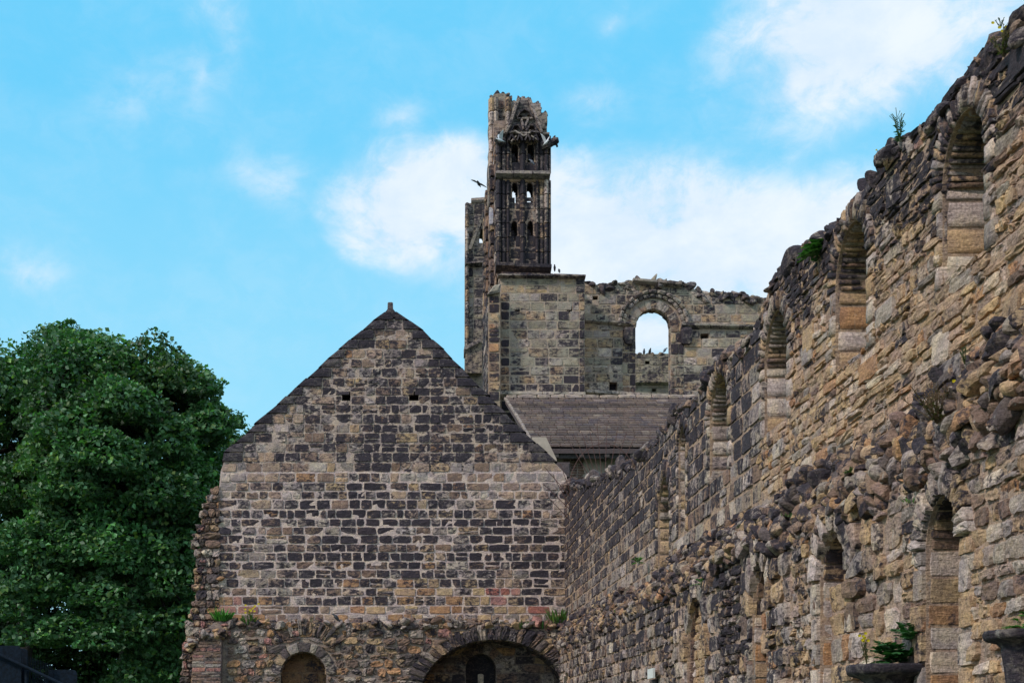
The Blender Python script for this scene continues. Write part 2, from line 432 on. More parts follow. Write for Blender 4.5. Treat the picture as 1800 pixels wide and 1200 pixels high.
# ================================================================== GABLE WALL
YG = 42.6; SG = FPX / YG
def G(x, y): return ((x - VX) / SG, (VY - y) / SG)
FG = Frame('front', YG)
FL = Frame('front', YG - .42)
gable = thing('gable_wall', (0.0, YG, -1.6), 'broad soot stained stone gable wall with pale mortar, dark stepped rake and rubble arches below', 'ruined wall')
lrake = interp([(G(0, y)[1], G(x, 0)[0]) for x, y in ((678, 548), (610, 602), (540, 665), (470, 727), (395, 797), (388, 830), (384, 870), (384, 1100))])
rrake = interp([(G(0, y)[1], G(x, 0)[0]) for x, y in ((694, 548), (735, 575), (780, 617), (850, 688), (910, 750), (968, 804), (996, 836), (999, 870), (999, 1100))])
def g_xy(u, v): return VX + u * SG, VY - v * SG
PAL_G = [((.37, .29, .22), 4), ((.31, .28, .255), 4), (BRN, 3.5), ((.48, .44, .39), 2.0), (ORA, .45), (BUFF, 1.2), ((.31, .24, .20), .6)]
def blob(x, y, cx, cy, rx, ry): return math.exp(-(((x - cx) / rx) ** 2 + ((y - cy) / ry) ** 2))
def g_style(u, v):
    x, y = g_xy(u, v); s = .36 + .55 * mnoise.noise((u * .75, v * .6, 2.2)) * (1 if y < 860 else .5)
    s += .16 * (y < 815) + .05 * (y > 850) + .44 * min(1, 1.3 * blob(x, y, 700, 960, 260, 110)); s += .40 * blob(x, y, 675, 775, 90, 62) + .26 * blob(x, y, 790, 730, 60, 70)
    s += .15 * blob(x, y, 580, 880, 120, 40) + .1 * blob(x, y, 900, 960, 90, 90)
    if 820 < y < 850: s -= .28
    if y > 1068: s -= .36
    s -= .25 * blob(x, y, 790, 880, 90, 25) + .18 * blob(x, y, 450, 770, 60, 60) + .2 * blob(x, y, 540, 750, 60, 60) + .15 * blob(x, y, 900, 820, 90, 40)
    s += random.gauss(0, .21)
    if y > 1040 and x < 470 and random.random() < .55: return srgb_var(random.choice((PINK, PINK, RED, ORA))), s - .3, .02, .008, .05
    if y > 1035 and 860 < x < 950 and random.random() < .62: return srgb_var(random.choice((PINK, (.40, .17, .14), PINK, BUFF))), s - .25, .02, .008, .05
    if y > 1020 and 600 < x < 860 and random.random() < .4: return srgb_var(random.choice((ORA, YEL, BUFF))), s - .3, .02, .008, .05
    pil = .017
    return pick(PAL_G), s, pil * random.uniform(.3, 1.7), .011, .03 + .07 * random.random()
MORT = (.56, .49, .44)
sb = SB(); cop = SB()
vt = G(0, 552)[1]; vb_ = G(0, 1094)[1]
holes = [G(x, 0)[0] for x in (601, 617)] + [G(0, y)[1] for y in (703, 688)]
H1 = (G(601, 0)[0], G(616, 0)[0], G(0, 704)[1], G(0, 688)[1]); H2 = (G(719, 0)[0], G(736, 0)[0], G(0, 704)[1], G(0, 688)[1])
outl = [G(384, 1100), G(999, 1100), G(999, 870), G(996, 836), G(968, 806), G(910, 753), G(850, 692), G(780, 621), G(735, 579), G(690, 547), G(682, 547), G(610, 606), G(540, 669), G(470, 731), G(397, 801), G(388, 830), G(384, 870)]
rect = lambda r: [(r[0], r[2]), (r[1], r[2]), (r[1], r[3]), (r[0], r[3])]
lowo = [G(384, 1100), G(999, 1100), G(999, 870), G(996, 836), G(990, 828), G(388, 828), G(384, 870)]
upo = [G(388, 828), G(990, 828), G(968, 806), G(910, 753), G(850, 692), G(780, 621), G(735, 579), G(690, 547), G(682, 547), G(610, 606), G(540, 669), G(470, 731), G(397, 801)]
slab(sb, FG, lowo, [], .71, MORT, -.0, w0=-.006)
slab(sb, FG, upo, [rect(H1), rect(H2)], .7, (.46, .40, .34), .36)
slab(sb, FG, [G(560, 720), G(780, 720), G(780, 670), G(560, 670)], [], .1, DRK, .8, w0=.55)  # dark sheet added behind the putlog holes, their shade put into its colour
seams = [G(x, 0)[0] for x in (590, 756, 833)]
rows = []; v = vb_
vs_ = [1094]
y = 1094.0
while y > 560:
    y -= random.uniform(14, 18.6) if y > 850 else random.uniform(15, 18.5)
    vs_.append(y)
for y0, y1 in zip(vs_, vs_[1:]):
    va, vb = G(0, y0)[1], G(0, y1)[1]
    l0, l1, r0, r1 = lrake(va), lrake(vb), rrake(va), rrake(vb)
    top = y1 < 797
    if top:      # end stones: dark, slanted to the rake
        for s_, (a0, a1) in ((1, (l0, l1)), (-1, (r0, r1))):
            wd = random.uniform(.26, .60); ie = (a0 + a1) / 2 + s_ * wd
            if abs(a0 - a1) > wd * 1.2: ie = a1 + s_ * .12
            if l1 + .25 > r1 - .25: ie = max(min(ie, r1 - .05), l1 + .05); 
            oj = random.uniform(.0, .09); o0, o1 = a0 - s_ * oj, a1 - s_ * random.uniform(.0, .07)
            P = [(o0, va + .006), (ie, va + .006), (ie, vb - .006), (o1, vb - .006)] if s_ > 0 else [(ie, va + .006), (o0, va + .006), (o1, vb - .006), (ie, vb - .006)]
            cop.q(*[FG(*p) for p in P], FG.n, .07, .006, .0, srgb_var((.10, .095, .10)), .62 + random.uniform(-.12, .3), 'm')
            cop.raw([FG(*p, -.0) for p in P] + [FG(*p, .7) for p in P], [[4, 5, 6, 7], [0, 3, 7, 4], [2, 1, 5, 6], [3, 2, 6, 7], [1, 0, 4, 5]], (.10, .095, .10), .8)
            if s_ > 0: l0 = l1 = ie
            else: r0 = r1 = ie
    if r0 - l0 < .15: continue
    spans = [(l0, l1, r0, r1)]
    cur = []
    for sm in seams:
        if 686 < y1 + 8 < 812 + 20 and spans and (spans[-1][0] + .3 < sm < spans[-1][2] - .3):
            x0, x1, a, b = spans.pop(); spans += [(x0, x1, sm, sm), (sm, sm, a, b)]
    spans = cutspans(spans, va, vb, [H1, H2])
    wrow = random.uniform(.34, .52)
    lay(sb, FG, va, vb, spans, wrow, .42, (.021 if y0 > 830 else .015) * random.uniform(.7, 1.4), g_style, split=.12 if y0 < 830 else .05, w0=-.008 if (y0 + y1) / 2 > 828 else 0.0, jit=.013, res='m')
sb.build('ashlar_face', M_GAB, gable)
cop.build('coping', M_GAB, gable)
fin = SB()
a = G(686, 545)
fin.raw([FG(a[0] + dx, a[1] + dz, .35 + dy) for dz, rr in ((-.16, .2), (0, .13), (.12, .085), (.3, .08), (.33, .05)) for dx, dy in ((-rr, -rr), (rr, -rr), (rr, rr), (-rr, rr))],
        [[k * 4 + i, k * 4 + (i + 1) % 4, k * 4 + 4 + (i + 1) % 4, k * 4 + 4 + i] for k in range(4) for i in range(4)] + [[16, 17, 18, 19]], (.15, .14, .14), .5)
fin.q(FG(a[0] - .32, a[1] - .24, .0), FG(a[0] + .32, a[1] - .24, 0), FG(a[0] + .05, a[1] + .05, 0), FG(a[0] - .05, a[1] + .05, 0), FG.n, .08, .006, 0, (.11, .1, .1), .7)
fin.build('finial', M_GAB, gable)

# lower rubble storey of the gable wall
PAL_R = [(BUFF, 2.2), (BRN, 3.5), (GREY, 2.5), (ORA, .9), (PINK, .6), (DRK, 1.2), (PALE, .5)]
lo = SB()
AW = Arch(G(535, 0)[0], 40 / SG, G(0, 1186)[1], -1.6, ring=.30, depth=.55)
AB = Arch(G(866, 0)[0], 128 / SG, G(0, 1225)[1], -1.6, ring=.42, depth=1.2, point=-.22)
lt = G(0, 1095)[1]
slab(lo, FL, [(G(330, 0)[0], -1.6), (G(1003, 0)[0], -1.6), (G(1003, 0)[0], lt), (G(380, 0)[0], lt), (G(345, 0)[0], lt - .5)], [AW.outline(), AB.outline(24)], 1.5, (.30, .26, .22), .12)
def r_style(u, v):
    x, y = g_xy(u, v); s = .34 + random.gauss(0, .2) + .2 * blob(x, y, 860, 1110, 160, 30)
    return pick(PAL_R), s, .05 * random.uniform(.3, 1.8), .020, .14
for (va, vb) in courses(-1.6, lt, .21, .35):
    sp = cutspans([(G(402, 0)[0], G(402, 0)[0], G(1003, 0)[0], G(1003, 0)[0])], va, vb, [AW, AB])
    if va > .6: lay(lo, FL, va, vb, sp, .30, .6, .03, r_style, jit=.045, res='h')
    else: lay(lo, FL, va, vb, sp, .5, .5, .03, r_style, jit=.03, res='l')
for i in range(210):   # ledge of loose stones on top
    x = random.uniform(385, 1000); u = G(x, 0)[0]; sc_ = random.uniform(.08, .17)
    lo.rock((u, YG - random.uniform(.08, .5), lt + random.uniform(-.14, .03)), (sc_ * 1.4, sc_, sc_ * .7), pick(PAL_R), .38 + random.gauss(0, .2), 'h')
lo.build('rubble_face', M_RUB, gable)
ar = SB()
ring(ar, FL, AW, 9, lambda: (pick([(GREY, 3), (BUFF, 1), (DRK, 1), (BRN, 1)]), .42 + random.gauss(0, .2)), .05, .02, res='h', rnd=.08)
a2 = Arch(AW.uc, AW.r, AW.vs + .15, 0, ring=.3)
ring(ar, FL, a2, 15, lambda: (pick([(GREY, 2), (BUFF, 1.4), (BRN, 2), (DRK, 1)]), .42 + random.gauss(0, .2)), .08, .04, r0=AW.r + .33, r1=AW.r + .82, jl=.12, t0=R(35), t1=R(140), res='h', rough=.02, rnd=.12)
reveal(ar, FL, AW, lambda k: (pick([(BRN, 2), (BUFF, 1)]), .5), n=12, jh=.35)
inf = Frame('front', YG + .2)
slab(ar, inf, [(AW.uc - .75, -1.6), (AW.uc + .75, -1.6), (AW.uc + .75, 2.6), (AW.uc - .75, 2.6)], [], .2, (.25, .17, .11), .2)
for (va, vb) in courses(-.2, 2.55, .38, .2):
    lay(ar, inf, va, vb, [(AW.uc - .75, AW.uc - .75, AW.uc + .75, AW.uc + .75)], .6, .3, .02, lambda u, v: (srgb_var((.26, .16, .09)), .46 + random.gauss(0, .16), .03, .014, .10))
ar.build('blocked_window', M_RUB, gable)
ba = SB()
ring(ba, FL, AB, 30, lambda: (pick([(GREY, 3), (BRN, 2), (DRK, 2), (BUFF, .7)]), .50 + random.gauss(0, .18)), .09, .03, r0=AB.r - .02, r1=AB.r + .5, jl=.12, res='h', rough=.022, rnd=.10, t0=R(8), t1=R(172))
reveal(ba, FL, AB, lambda k: (pick([(BRN, 2), (DRK, 2)]), .7), n=26, jam=False, res='l', sill=False, rough=.02)  # recess coloured darker than the wall face, shade put into the colour
bk = Frame('front', YG + .75)
AS = Arch(G(845, 0)[0] * (YG + .75) / YG, .46, 2.0, -1.6, ring=.32, depth=.7)
slab(ba, bk, [(1.0 - .4, -1.6), (5.1, -1.6), (5.1, 3.2), (.6, 3.2)], [AS.outline()], .3, (.22, .19, .17), .3)
for (va, vb) in courses(.6, 3.2, .3, .2):
    lay(ba, bk, va, vb, cutspans([(.6, .6, 5.1, 5.1)], va, vb, [AS]), .5, .4, .025, lambda u, v: (pick(PAL_R), .55 + random.gauss(0, .22), .03, .012, .08), jit=.02)
ring(ba, bk, AS, 9, lambda: (pick([(GREY, 2), (BRN, 2)]), .5 + random.gauss(0, .15)), .04, .02, rnd=.07)
reveal(ba, bk, AS, lambda k: (srgb_var(BRN), .8), n=10)
slab(ba, Frame('front', YG + 1.6), [(2, -1.6), (5, -1.6), (5, 3), (2, 3)], [], .1, (.12, .1, .1), .8)  # dark sheet behind the small arch, stands for the shade in its opening
pst = G(845, 0)[0] * (YG + 1.0) / YG
ba.q((pst - .09, YG + .95, -.5), (pst + .09, YG + .95, -.5), (pst + .09, YG + .95, 1.86), (pst - .09, YG + .95, 1.86), (0, -1, 0), .05, .004, .02, PALE, .2)
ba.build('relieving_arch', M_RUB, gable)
# broken left edge with its pier
le = SB()
lprof = [(G(384, 0)[0], 11), ]
pts = [(384, 850), (365, 870), (352, 920), (342, 960), (346, 1010), (338, 1060), (330, 1100), (322, 1150), (318, 1200), (316, 1390)]
lfun = interp([((VY - y) / SG, (x - VX) / SG) for x, y in pts])
zt = G(0, 845)[1]
for (va, vb) in courses(-1.6, zt, .24, .3):
    l = lfun((va + vb) / 2); rr = G(386, 0)[0]
    if rr - l > .15:
        e1 = l + random.uniform(-.08, .1); l2 = min(e1, rr - .12)
        lay(le, FG, va, vb, [(l2, l2, rr + .02, rr + .02)], .26, .5, .02, r_style, jit=.035, res='h', w0=-.02 - (.3 if vb < lt else 0))
        lay(le, Frame('side', l2), va, vb, [(YG - .02 - (.3 if vb < lt else 0), YG - .02, YG + .6, YG + .6)], .3, .4, .02, r_style, jit=.03, res='m')
        for i in range(int((rr - l) * 4) + 1):
            u = random.uniform(l, rr + .05); s_ = random.uniform(.05, .12)
            le.rock((u, YG + random.uniform(-.08, .45) - (.25 if vb < lt else 0), (va + vb) / 2), (s_ * 1.35, s_ * 1.2, s_ * .8), pick(PAL_R), .40 + random.gauss(0, .2), 'h')
poly = [(lfun(z) + .12, z) for z in np.linspace(-1.6, zt - .2, 14)]
slab(le, FG, [(G(388, 0)[0], zt - .2), (G(388, 0)[0], -1.6)] + poly, [], .6, (.22, .19, .17), .4, w0=.02)
le.build('broken_edge', M_RUB, gable)
pr = SB(); FP = Frame('front', YG - .75)
pl = lambda x: (x - VX) / (FPX / (YG - .75)); pz = lambda y: (VY - y) / (FPX / (YG - .75))
slab(pr, FP, [(pl(326), -1.6), (pl(388), -1.6), (pl(389), pz(1124)), (pl(356), pz(1138)), (pl(340), pz(1160))], [], .9, (.26, .22, .2), .35)
for (va, vb) in courses(-1.6, pz(1112), .105, .2):
    xl = np.interp(-(va + vb) / 2, [-pz(1112), -pz(1128), -pz(1150), 1.6], [pl(372), pl(350), pl(338), pl(325)])
    lay(pr, FP, va, vb, [(xl, xl, pl(389), pl(389))], .42, .4, .012, lambda u, v: (pick([(GREY, 2), (BRN, 3), (PINK, .5)]), .34 + random.gauss(0, .1), .018, .008, .05), jit=.008)
for i in range(70):
    x = random.uniform(330, 396); s_ = random.uniform(.06, .15); pr.rock((pl(x), YG - random.uniform(.3, .8), pz(1112 + max(0, 352 - x) * 1.2) + random.uniform(-.12, .08)), (s_ * 1.3, s_, s_ * .7), pick(PAL_R), .4 + random.gauss(0, .2), 'h')
pr.build('pier', M_RUB, gable)

# ================================================================== RANGE WALL (runs away on the right)
XW = 5.0
FW = Frame('side', XW); XL = 4.8; FLW = Frame('side', XL)
def Wp(x, y, a=XW): Y = FPX * a / (x - VX); return (Y, a * (VY - y) / (x - VX))
rw = thing('range_wall', (XW, 26.0, -1.6), 'long ruined cloister range wall receding on the right with rows of round arched windows', 'ruined wall')
UP = []
for (xf, xn, ys, ysill) in ((1657, 1735, 333, 500), (1469, 1527, 512, 655), (1344, 1386, 647, 765), (1248, 1281, 748, 848)):
    yf, yn = Wp(xf, 0)[0], Wp(xn, 0)[0]
    UP.append(Arch((yf + yn) / 2, (yf - yn) / 2, Wp(xf, ys)[1], Wp(xf, ysill)[1], ring=.24, depth=.85))
A5 = Arch(25.0, .36, 5.05, 3.55, ring=.22, depth=.5)
A6 = Arch(26.75, .62, 4.12, 2.75, ring=.30, depth=.7, point=.15)
A7 = Arch(28.6, .34, 4.6, 3.4, ring=.2, depth=.5)
UPX = UP + [A5, A6]
prof = interp([Wp(x, y) for x, y in ((1000, 848), (1020, 850), (1045, 842), (1060, 833), (1095, 818), (1120, 812), (1132, 790), (1160, 762), (1182, 728), (1200, 712), (1225, 693), (1255, 650), (1275, 625), (1300, 612),
      (1320, 590), (1345, 548), (1352, 510), (1375, 482), (1400, 445), (1440, 412), (1480, 398), (1500, 368), (1535, 318), (1560, 268), (1600, 240), (1650, 212), (1690, 160), (1708, 122), (1745, 90), (1790, 45), (1830, 10))] + [(7, 5.9), (8.5, 5.75)])
def ptop(u):
    q = math.floor(u * 2.3 + mnoise.noise((u * .7, 3, 3)) * 1.5)
    return prof(u) + .05 * fbm1(u, 3, 1.7) + .05 * mnoise.noise((q * 5.17, 1.3, 8.8)) + .11 * sum(math.exp(-((u - q_) / .85) ** 2) for q_ in (12.6, 15.7, 18.8, 21.9))
YN = 7.0; YF = YG
ww = SB()
us = np.linspace(YN, YF, 160)
body = [(YN, -1.6), (YF, -1.6)] + [(float(u), ptop(u) - .03) for u in us[::-1]]
body[0] = (YN, 2.3); body[1] = (YF, 2.3)
slab(ww, FW, body, [a.outline() for a in UPX], .9, (.38, .30, .22), .12)
PAL_N = [((.47, .36, .24), 4), ((.50, .38, .23), 3.2), (GREY, 1.6), ((.56, .48, .38), 2.4), (ORA, .7), (BRN, .7), ((.42, .32, .23), 3)]
PAL_F = [(GREY, 5), (BRN, 2), ((.36, .30, .24), 2.6), (PALE, 1.0), (BUFF, .6)]
def w_soot(u, v):
    near = 1 / (1 + math.exp((u - 19.3) * 1.6))
    lim = 4.92 - .25 * math.sin(u * 1.1) + .5 * max(0, (u - 15) / 5)
    k = 1 / (1 + math.exp(-(v - lim) * 6))
    sn = .03 + .92 * k
    sf = .74 + .18 * (v - 4.6) / 1.4 - .22 * max(0, (4.2 - v)) * (1 if u < 30 else .7)
    return near * sn + (1 - near) * sf
def n_style(u, v):
    s = w_soot(u, v) + random.gauss(0, .14)
    if random.random() < .04: s += .5
    return pick(PAL_N), s, .020 * random.uniform(.1, 2.2), .010, .10
def f_style(u, v):
    return pick(PAL_F), w_soot(u, v) + random.gauss(0, .17), .02 * random.uniform(.3, 1.6), .007, .05
YS = 19.55
for (va, vb) in courses(2.9, 6.3, .105, .45):
    res = 'm'
    sp = [(YN, YN, 16.2, 16.2), (16.2, 16.2, YS + random.uniform(-.3, .3), YS)]
    for s0 in sp:
        lay(ww, FW, va, vb, cutspans([s0], va, vb, UP), random.uniform(.2, .38), .65, .012, n_style, top=ptop, jit=.016, res='h' if s0[0] < 16 else 'm')
for k in range(34):   # bigger squared blocks among the rubble
    u = random.uniform(10.5, 19); v = random.uniform(3.1, 5.6); a_, b_ = random.uniform(.16, .34), random.uniform(.1, .17)
    if any(abs(u - q.uc) < q.r + q.ring + a_ and v > q.v0 - .2 for q in UP): continue
    ww.q(FW(u - a_, v - b_), FW(u + a_, v - b_), FW(u + a_, v + b_), FW(u - a_, v + b_), FW.n, .05, .008, .06, srgb_var(random.choice((PALE, GREY, BUFF, ORA))), w_soot(u, v) + random.gauss(0, .2), 'h')
for (va, vb) in courses(2.9, 7.6, .27, .16):
    lay(ww, FW, va, vb, cutspans([(YS, YS, YF, YF)], va, vb, UPX), .52, .4, .014, f_style, top=ptop, jit=.01, res='m')
ww.build('upper_face', M_RAN, rw)
for a in UPX:
    ab = SB(); near = a.uc < 23
    dk = .50 if near else .64
    if a is A5: dk = .85
    ring(ab, FW, a, 26 if near else 14, lambda: (pick([(GREY, 3), (BRN, 1), (BUFF, 1.5), (PALE, .6)]), dk + random.gauss(0, .12)), .045, .016, jl=.03, res='m', rough=.006, rnd=.03)
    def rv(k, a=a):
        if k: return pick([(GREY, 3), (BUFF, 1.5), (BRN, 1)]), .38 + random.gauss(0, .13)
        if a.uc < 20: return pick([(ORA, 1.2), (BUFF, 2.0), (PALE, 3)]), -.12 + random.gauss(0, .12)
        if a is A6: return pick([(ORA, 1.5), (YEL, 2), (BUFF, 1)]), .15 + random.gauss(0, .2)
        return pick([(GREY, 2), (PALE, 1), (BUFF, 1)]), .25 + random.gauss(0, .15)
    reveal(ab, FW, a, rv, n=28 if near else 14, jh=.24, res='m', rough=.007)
    # dressed quoins beside the opening, on the wall face
    for side in (-1, 1):
        for (va, vb) in courses(a.v0 - .05, a.vs, .25, .15):
            wd = random.uniform(.12, .26) if side < 0 else random.uniform(.08, .2)
            u0 = a.uc + side * a.r; u1 = u0 + side * wd
            ab.q(FW(u0, va + .006), FW(u1, va + .006), FW(u1, vb - .006), FW(u0, vb - .006), FW.n, .04, .004, .03, pick([(PALE, 3), (GREY, 2), (BUFF, 1)]), (.10 if a.uc < 20 else .45) + random.gauss(0, .15), 'm')
    ab.build('window_arch', M_RAN, rw, True)
# stones along the broken top
tp = SB()
u = YN
while u < YF:
    s_ = random.uniform(.07, .16) * (1.0 if u < 20 else 1.2); z = ptop(u)
    for k in range(2):
        tp.rock((XW + random.uniform(.0, .75), u, z - .05 + random.uniform(-.05, .06)), (s_ * 1.1, s_ * 1.5, s_ * .8), pick([(BRN, 2), (GREY, 2), (DRK, 2)]), .62 + random.gauss(0, .15), 'h')
    tp.rock((XW + .02, u, z - .09), (s_ * .6, s_ * 1.3, s_ * .6), pick([(BRN, 2), (GREY, 2), (DRK, 2)]), .62 + random.gauss(0, .15), 'h')
    u += s_ * random.uniform(.9, 3.2)
for (x, y, s_, cl) in ((1622, 232, .15, (.36, .24, .20)), (1735, 118, .17, DRK), (1750, 88, .13, DRK), (1790, 42, .16, DRK), (1455, 408, .11, DRK), (1570, 262, .13, DRK), (1545, 300, .12, DRK), (1390, 465, .17, DRK), (1360, 500, .16, BRN), (1400, 480, .14, DRK), (1712, 128, .14, DRK), (1655, 215, .1, GREY)):
    Y, Z = Wp(x, y); tp.rock((XW + .08, Y, Z), (s_ * 1.1, s_ * 1.5, s_), cl, .3 if x == 1622 else .75, 'h')
tp.build('wall_top_rubble', M_RAN, rw)

# lower storey
ltop = interp([Wp(x, y, XL) for x, y in ((995, 1130), (1080, 1095), (1150, 1060), (1200, 1030), (1255, 1010), (1300, 965), (1345, 958), (1400, 950), (1450, 915), (1530, 880), (1560, 900), (1590, 860), (1640, 835), (1700, 790), (1750, 770), (1800, 700), (1900, 640))] + [(7, 2.9)])
ledge = interp([Wp(x, y) for x, y in ((1000, 1092), (1080, 1045), (1150, 1030), (1180, 985), (1230, 960), (1300, 915), (1350, 908), (1395, 862), (1440, 830), (1500, 800), (1550, 785), (1600, 750), (1640, 700), (1700, 650), (1735, 600), (1800, 575))] + [(7, 3.3)])
def Lar(xf, xn, ya, ysill, ring_=.25, depth=.6, point=0.0):
    yf, yn = Wp(xf, 0, XL)[0], Wp(xn, 0, XL)[0]; r = (yf - yn) / 2; za = Wp((xf + xn) / 2, ya, XL)[1]
    return Arch((yf + yn) / 2, r, za - r * (1 + point), Wp(xf, ysill, XL)[1], ring_, depth, point)
L1 = Lar(1628, 1693, 870, 1500, .26, .7); L2 = Lar(1442, 1491, 932, 1600, .30, .7); L3 = Lar(1323, 1353, 990, 1800, .26, .6, .5); L6 = Lar(1208, 1243, 1050, 2000, .26, .6, .3)
L4 = Lar(1310, 1350, 1150, 1500, .30, .8, .1); LS = [L1, L2, L3, L6]
LS.append(Lar(995, 1003, 1180, 1260, .1, .4)); 
lw = SB()
body = [(YN, -1.6), (YG - .5, -1.6)] + [(float(u), ltop(u) + .12) for u in np.linspace(YN, YG - .5, 90)[::-1]]
slab(lw, FLW, body, [a.outline() for a in LS], 1.1, (.40, .32, .24), .08)
slab(lw, FLW, body, [], .12, DRK, .7, w0=1.13)  # dark backing added behind the arches to block sky showing through
PAL_L = [(BUFF, 3.5), (GREY, 3), (PALE, 2.2), (BRN, 1.5), (ORA, .4), (YEL, 1.0), ((.38, .31, .25), 2)]
def l_soot(u, v):
    x = VX + FPX * XL / u
    s = .50 + .2 * blob(x, 0, 1290, 0, 90, 1) + .16 * (v - 1.5)
    if x > 1400: s -= .18
    if x > 1560: s -= .16
    if 1195 < x < 1250: s -= .3
    return s
def pier_mod(u):
    return .035 * math.sin(u * 2.2) * (u > 13.6)
def l_style(u, v):
    big = u > 13.4
    return pick(PAL_L if u < 19 else PAL_F), l_soot(u, v) + random.gauss(0, .20), (.035 if big else .025) * random.uniform(.2, 2.0) + max(0, pier_mod(u)), .014 if big else .010, .12 if big else .09
for (va, vb) in courses(-1.6, 3.0, .15, .3):
    lay(lw, FLW, va, vb, cutspans([(YN, YN, 13.5, 13.5)], va, vb, LS), .27, .5, .016, l_style, top=lambda u: ltop(u), jit=.014, res='h')
for (b0, b1, hh, wd) in ((13.5, 14.25, .32, .4), (14.25, 16.35, .27, .42), (16.35, 17.3, .16, .25), (17.3, 19.9, .30, .40), (19.9, 21.0, .15, .24), (21.0, 24.6, .27, .42), (24.6, 25.6, .14, .24), (25.6, 30.5, .26, .42), (30.5, YG - .5, .22, .4)):
    for (va, vb) in courses(-1.6 if b0 < 14 else -1.0, 2.9, hh, .22):
        e = random.uniform(-.08, .08)
        lay(lw, FLW, va, vb, cutspans([(b0 + e, b0 + e, b1 + e, b1 + e)], va, vb, LS), wd, .35, .022, l_style, top=lambda u: ltop(u), jit=.022, res='h' if b0 < 21 else 'm')
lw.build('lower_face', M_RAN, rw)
for a, zs_, wd_, pal_ in ((L2, Wp(1444, 1030, XL)[1], .40, [(BUFF, 2), (YEL, 1), (PALE, 1), (GREY, 1)]), (L3, Wp(1325, 1050, XL)[1], .34, [(BUFF, 2), (GREY, 2), (ORA, .5)]), (L6, L6.vs + L6.r * 1.2, .24, [(YEL, 3), (BUFF, 2), (PALE, 1)])):
    ab = SB(); Fi = Frame('side', XL + .13)
    zl_ = 1.08 if a is L3 else -1.6
    slab(ab, Fi, [(a.uc - a.r - .05, zl_), (a.uc + a.r + .05, zl_), (a.uc + a.r + .05, zs_), (a.uc - a.r - .05, zs_)], [], .4, (.36, .29, .22), .1)
    for (va, vb) in courses(zl_, zs_, .27 if a is not L6 else .15, .2):
        lay(ab, Fi, va, vb, [(a.uc - a.r, a.uc - a.r, a.uc + a.r, a.uc + a.r)], wd_, .3, .02, lambda u, v: (pick(pal_), .12 + random.gauss(0, .15), .03, .012, .07), jit=.015, res='h')
    ab.build('blocking', M_RAN, rw)
for a in LS:
    ab = SB()
    for side in (-1, 1):
        for (va, vb) in courses(-1.6, a.vs, .30, .15):
            wd = random.uniform(.14, .30); u0 = a.uc + side * a.r; u1 = u0 + side * wd
            ab.q(FLW(u0, va + .006), FLW(u1, va + .006), FLW(u1, vb - .006), FLW(u0, vb - .006), FLW.n, .055, .005, .04, pick([(PALE, 3), (GREY, 1.5), (BUFF, 2)]), (.16 if a.uc < 17 else .4) + random.gauss(0, .15), 'm')
    ring(ab, FLW, a, 16 if a is L1 else 7, lambda: (pick([(GREY, 2), (PALE, 2), (BUFF, 2)]), .36 + random.gauss(0, .14)), .07, .014, jl=.03, res='h', rough=.010, rnd=.06)
    reveal(ab, FLW, a, lambda k, a=a: ((pick([(BUFF, 1), (BRN, 2)]), .66 + random.gauss(0, .12)) if k else (pick([(ORA, 1.6), (BUFF, 2), (PALE, 2)]), .0 + random.gauss(0, .12))) if a is not L6 else (srgb_var(BRN), .6), n=14 if a is L1 else 8, jh=.24, rough=.009)  # soffits coloured darker than the jambs, shade put into the colour
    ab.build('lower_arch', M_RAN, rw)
# hole in the rubble and the broken vault springing
rb = SB()
n = 0; u = 9.5
gu = np.linspace(YN, YG - .5, 420); VV_, FF_ = [], []
for a_, q in enumerate(gu):
    t_, b_ = ledge(q), ltop(q) - .15
    for k_ in range(9):
        f_ = k_ / 8; VV_.append((XW + .03 - .20 * min(1, f_ * 1.8) + .05 * mnoise.noise((q * 2.3, f_ * 3, 4)) + .03 * mnoise.noise((q * 7, f_ * 8, 1)), q, t_ + (b_ - t_) * f_ + .05 - .1 * (f_ < .01)))
FF_ = [[a_ * 9 + k_, a_ * 9 + k_ + 1, a_ * 9 + k_ + 10, a_ * 9 + k_ + 9] for a_ in range(419) for k_ in range(8) if not any(abs(gu[a_] - q_.uc) < q_.r + .06 and VV_[a_ * 9 + k_ + 1][2] < q_.vs + q_.r * (1 + q_.point) + .06 for q_ in LS)]
rb.raw(VV_, FF_, (.27, .21, .16), .42)
slab(rb, Frame('side', 4.965), [(float(q), min(ltop(q), ledge(q) - .3) - .1) for q in np.linspace(YN, YG - .5, 60)] + [(float(q), ledge(q) - .12) for q in np.linspace(YN, YG - .5, 60)[::-1]], [], .02, (.20, .16, .13), .5)
while u < YG - .3:
    t, b = ledge(u), ltop(u) - .05; dens = 1 if u < 24 else .8
    z = t
    while z > b:
        s_ = random.uniform(.05, .145)
        k = (t - z) / max(.1, t - b)
        x = XW + .01 - .20 * min(1, k * 1.6) - random.uniform(-.03, .04) + fbm1(u * .8 + z, 9, 1.1) * .08
        cl = pick([(BUFF, 2.4), (BRN, 3), (GREY, 2), (ORA, .8), (DRK, 1.4), (YEL, .4)])
        if not (1560 < VX + FPX * XL / u < 1590 and 1.95 < z < 2.25):
            rb.rock((x, u + random.uniform(-.08, .08), z + random.uniform(-.04, .04)), (s_ * random.uniform(.9, 1.2), s_ * random.uniform(1.0, 1.6), s_ * random.uniform(.6, .95)), cl, (.60 if k < .25 else .40) + (.12 if u > 17 else -.05) + random.gauss(0, .2), 'h' if u < 26 else 'l')
        z -= s_ * 1.15
    u += random.uniform(.07, .15) * (1 if u < 25 else 1.3)
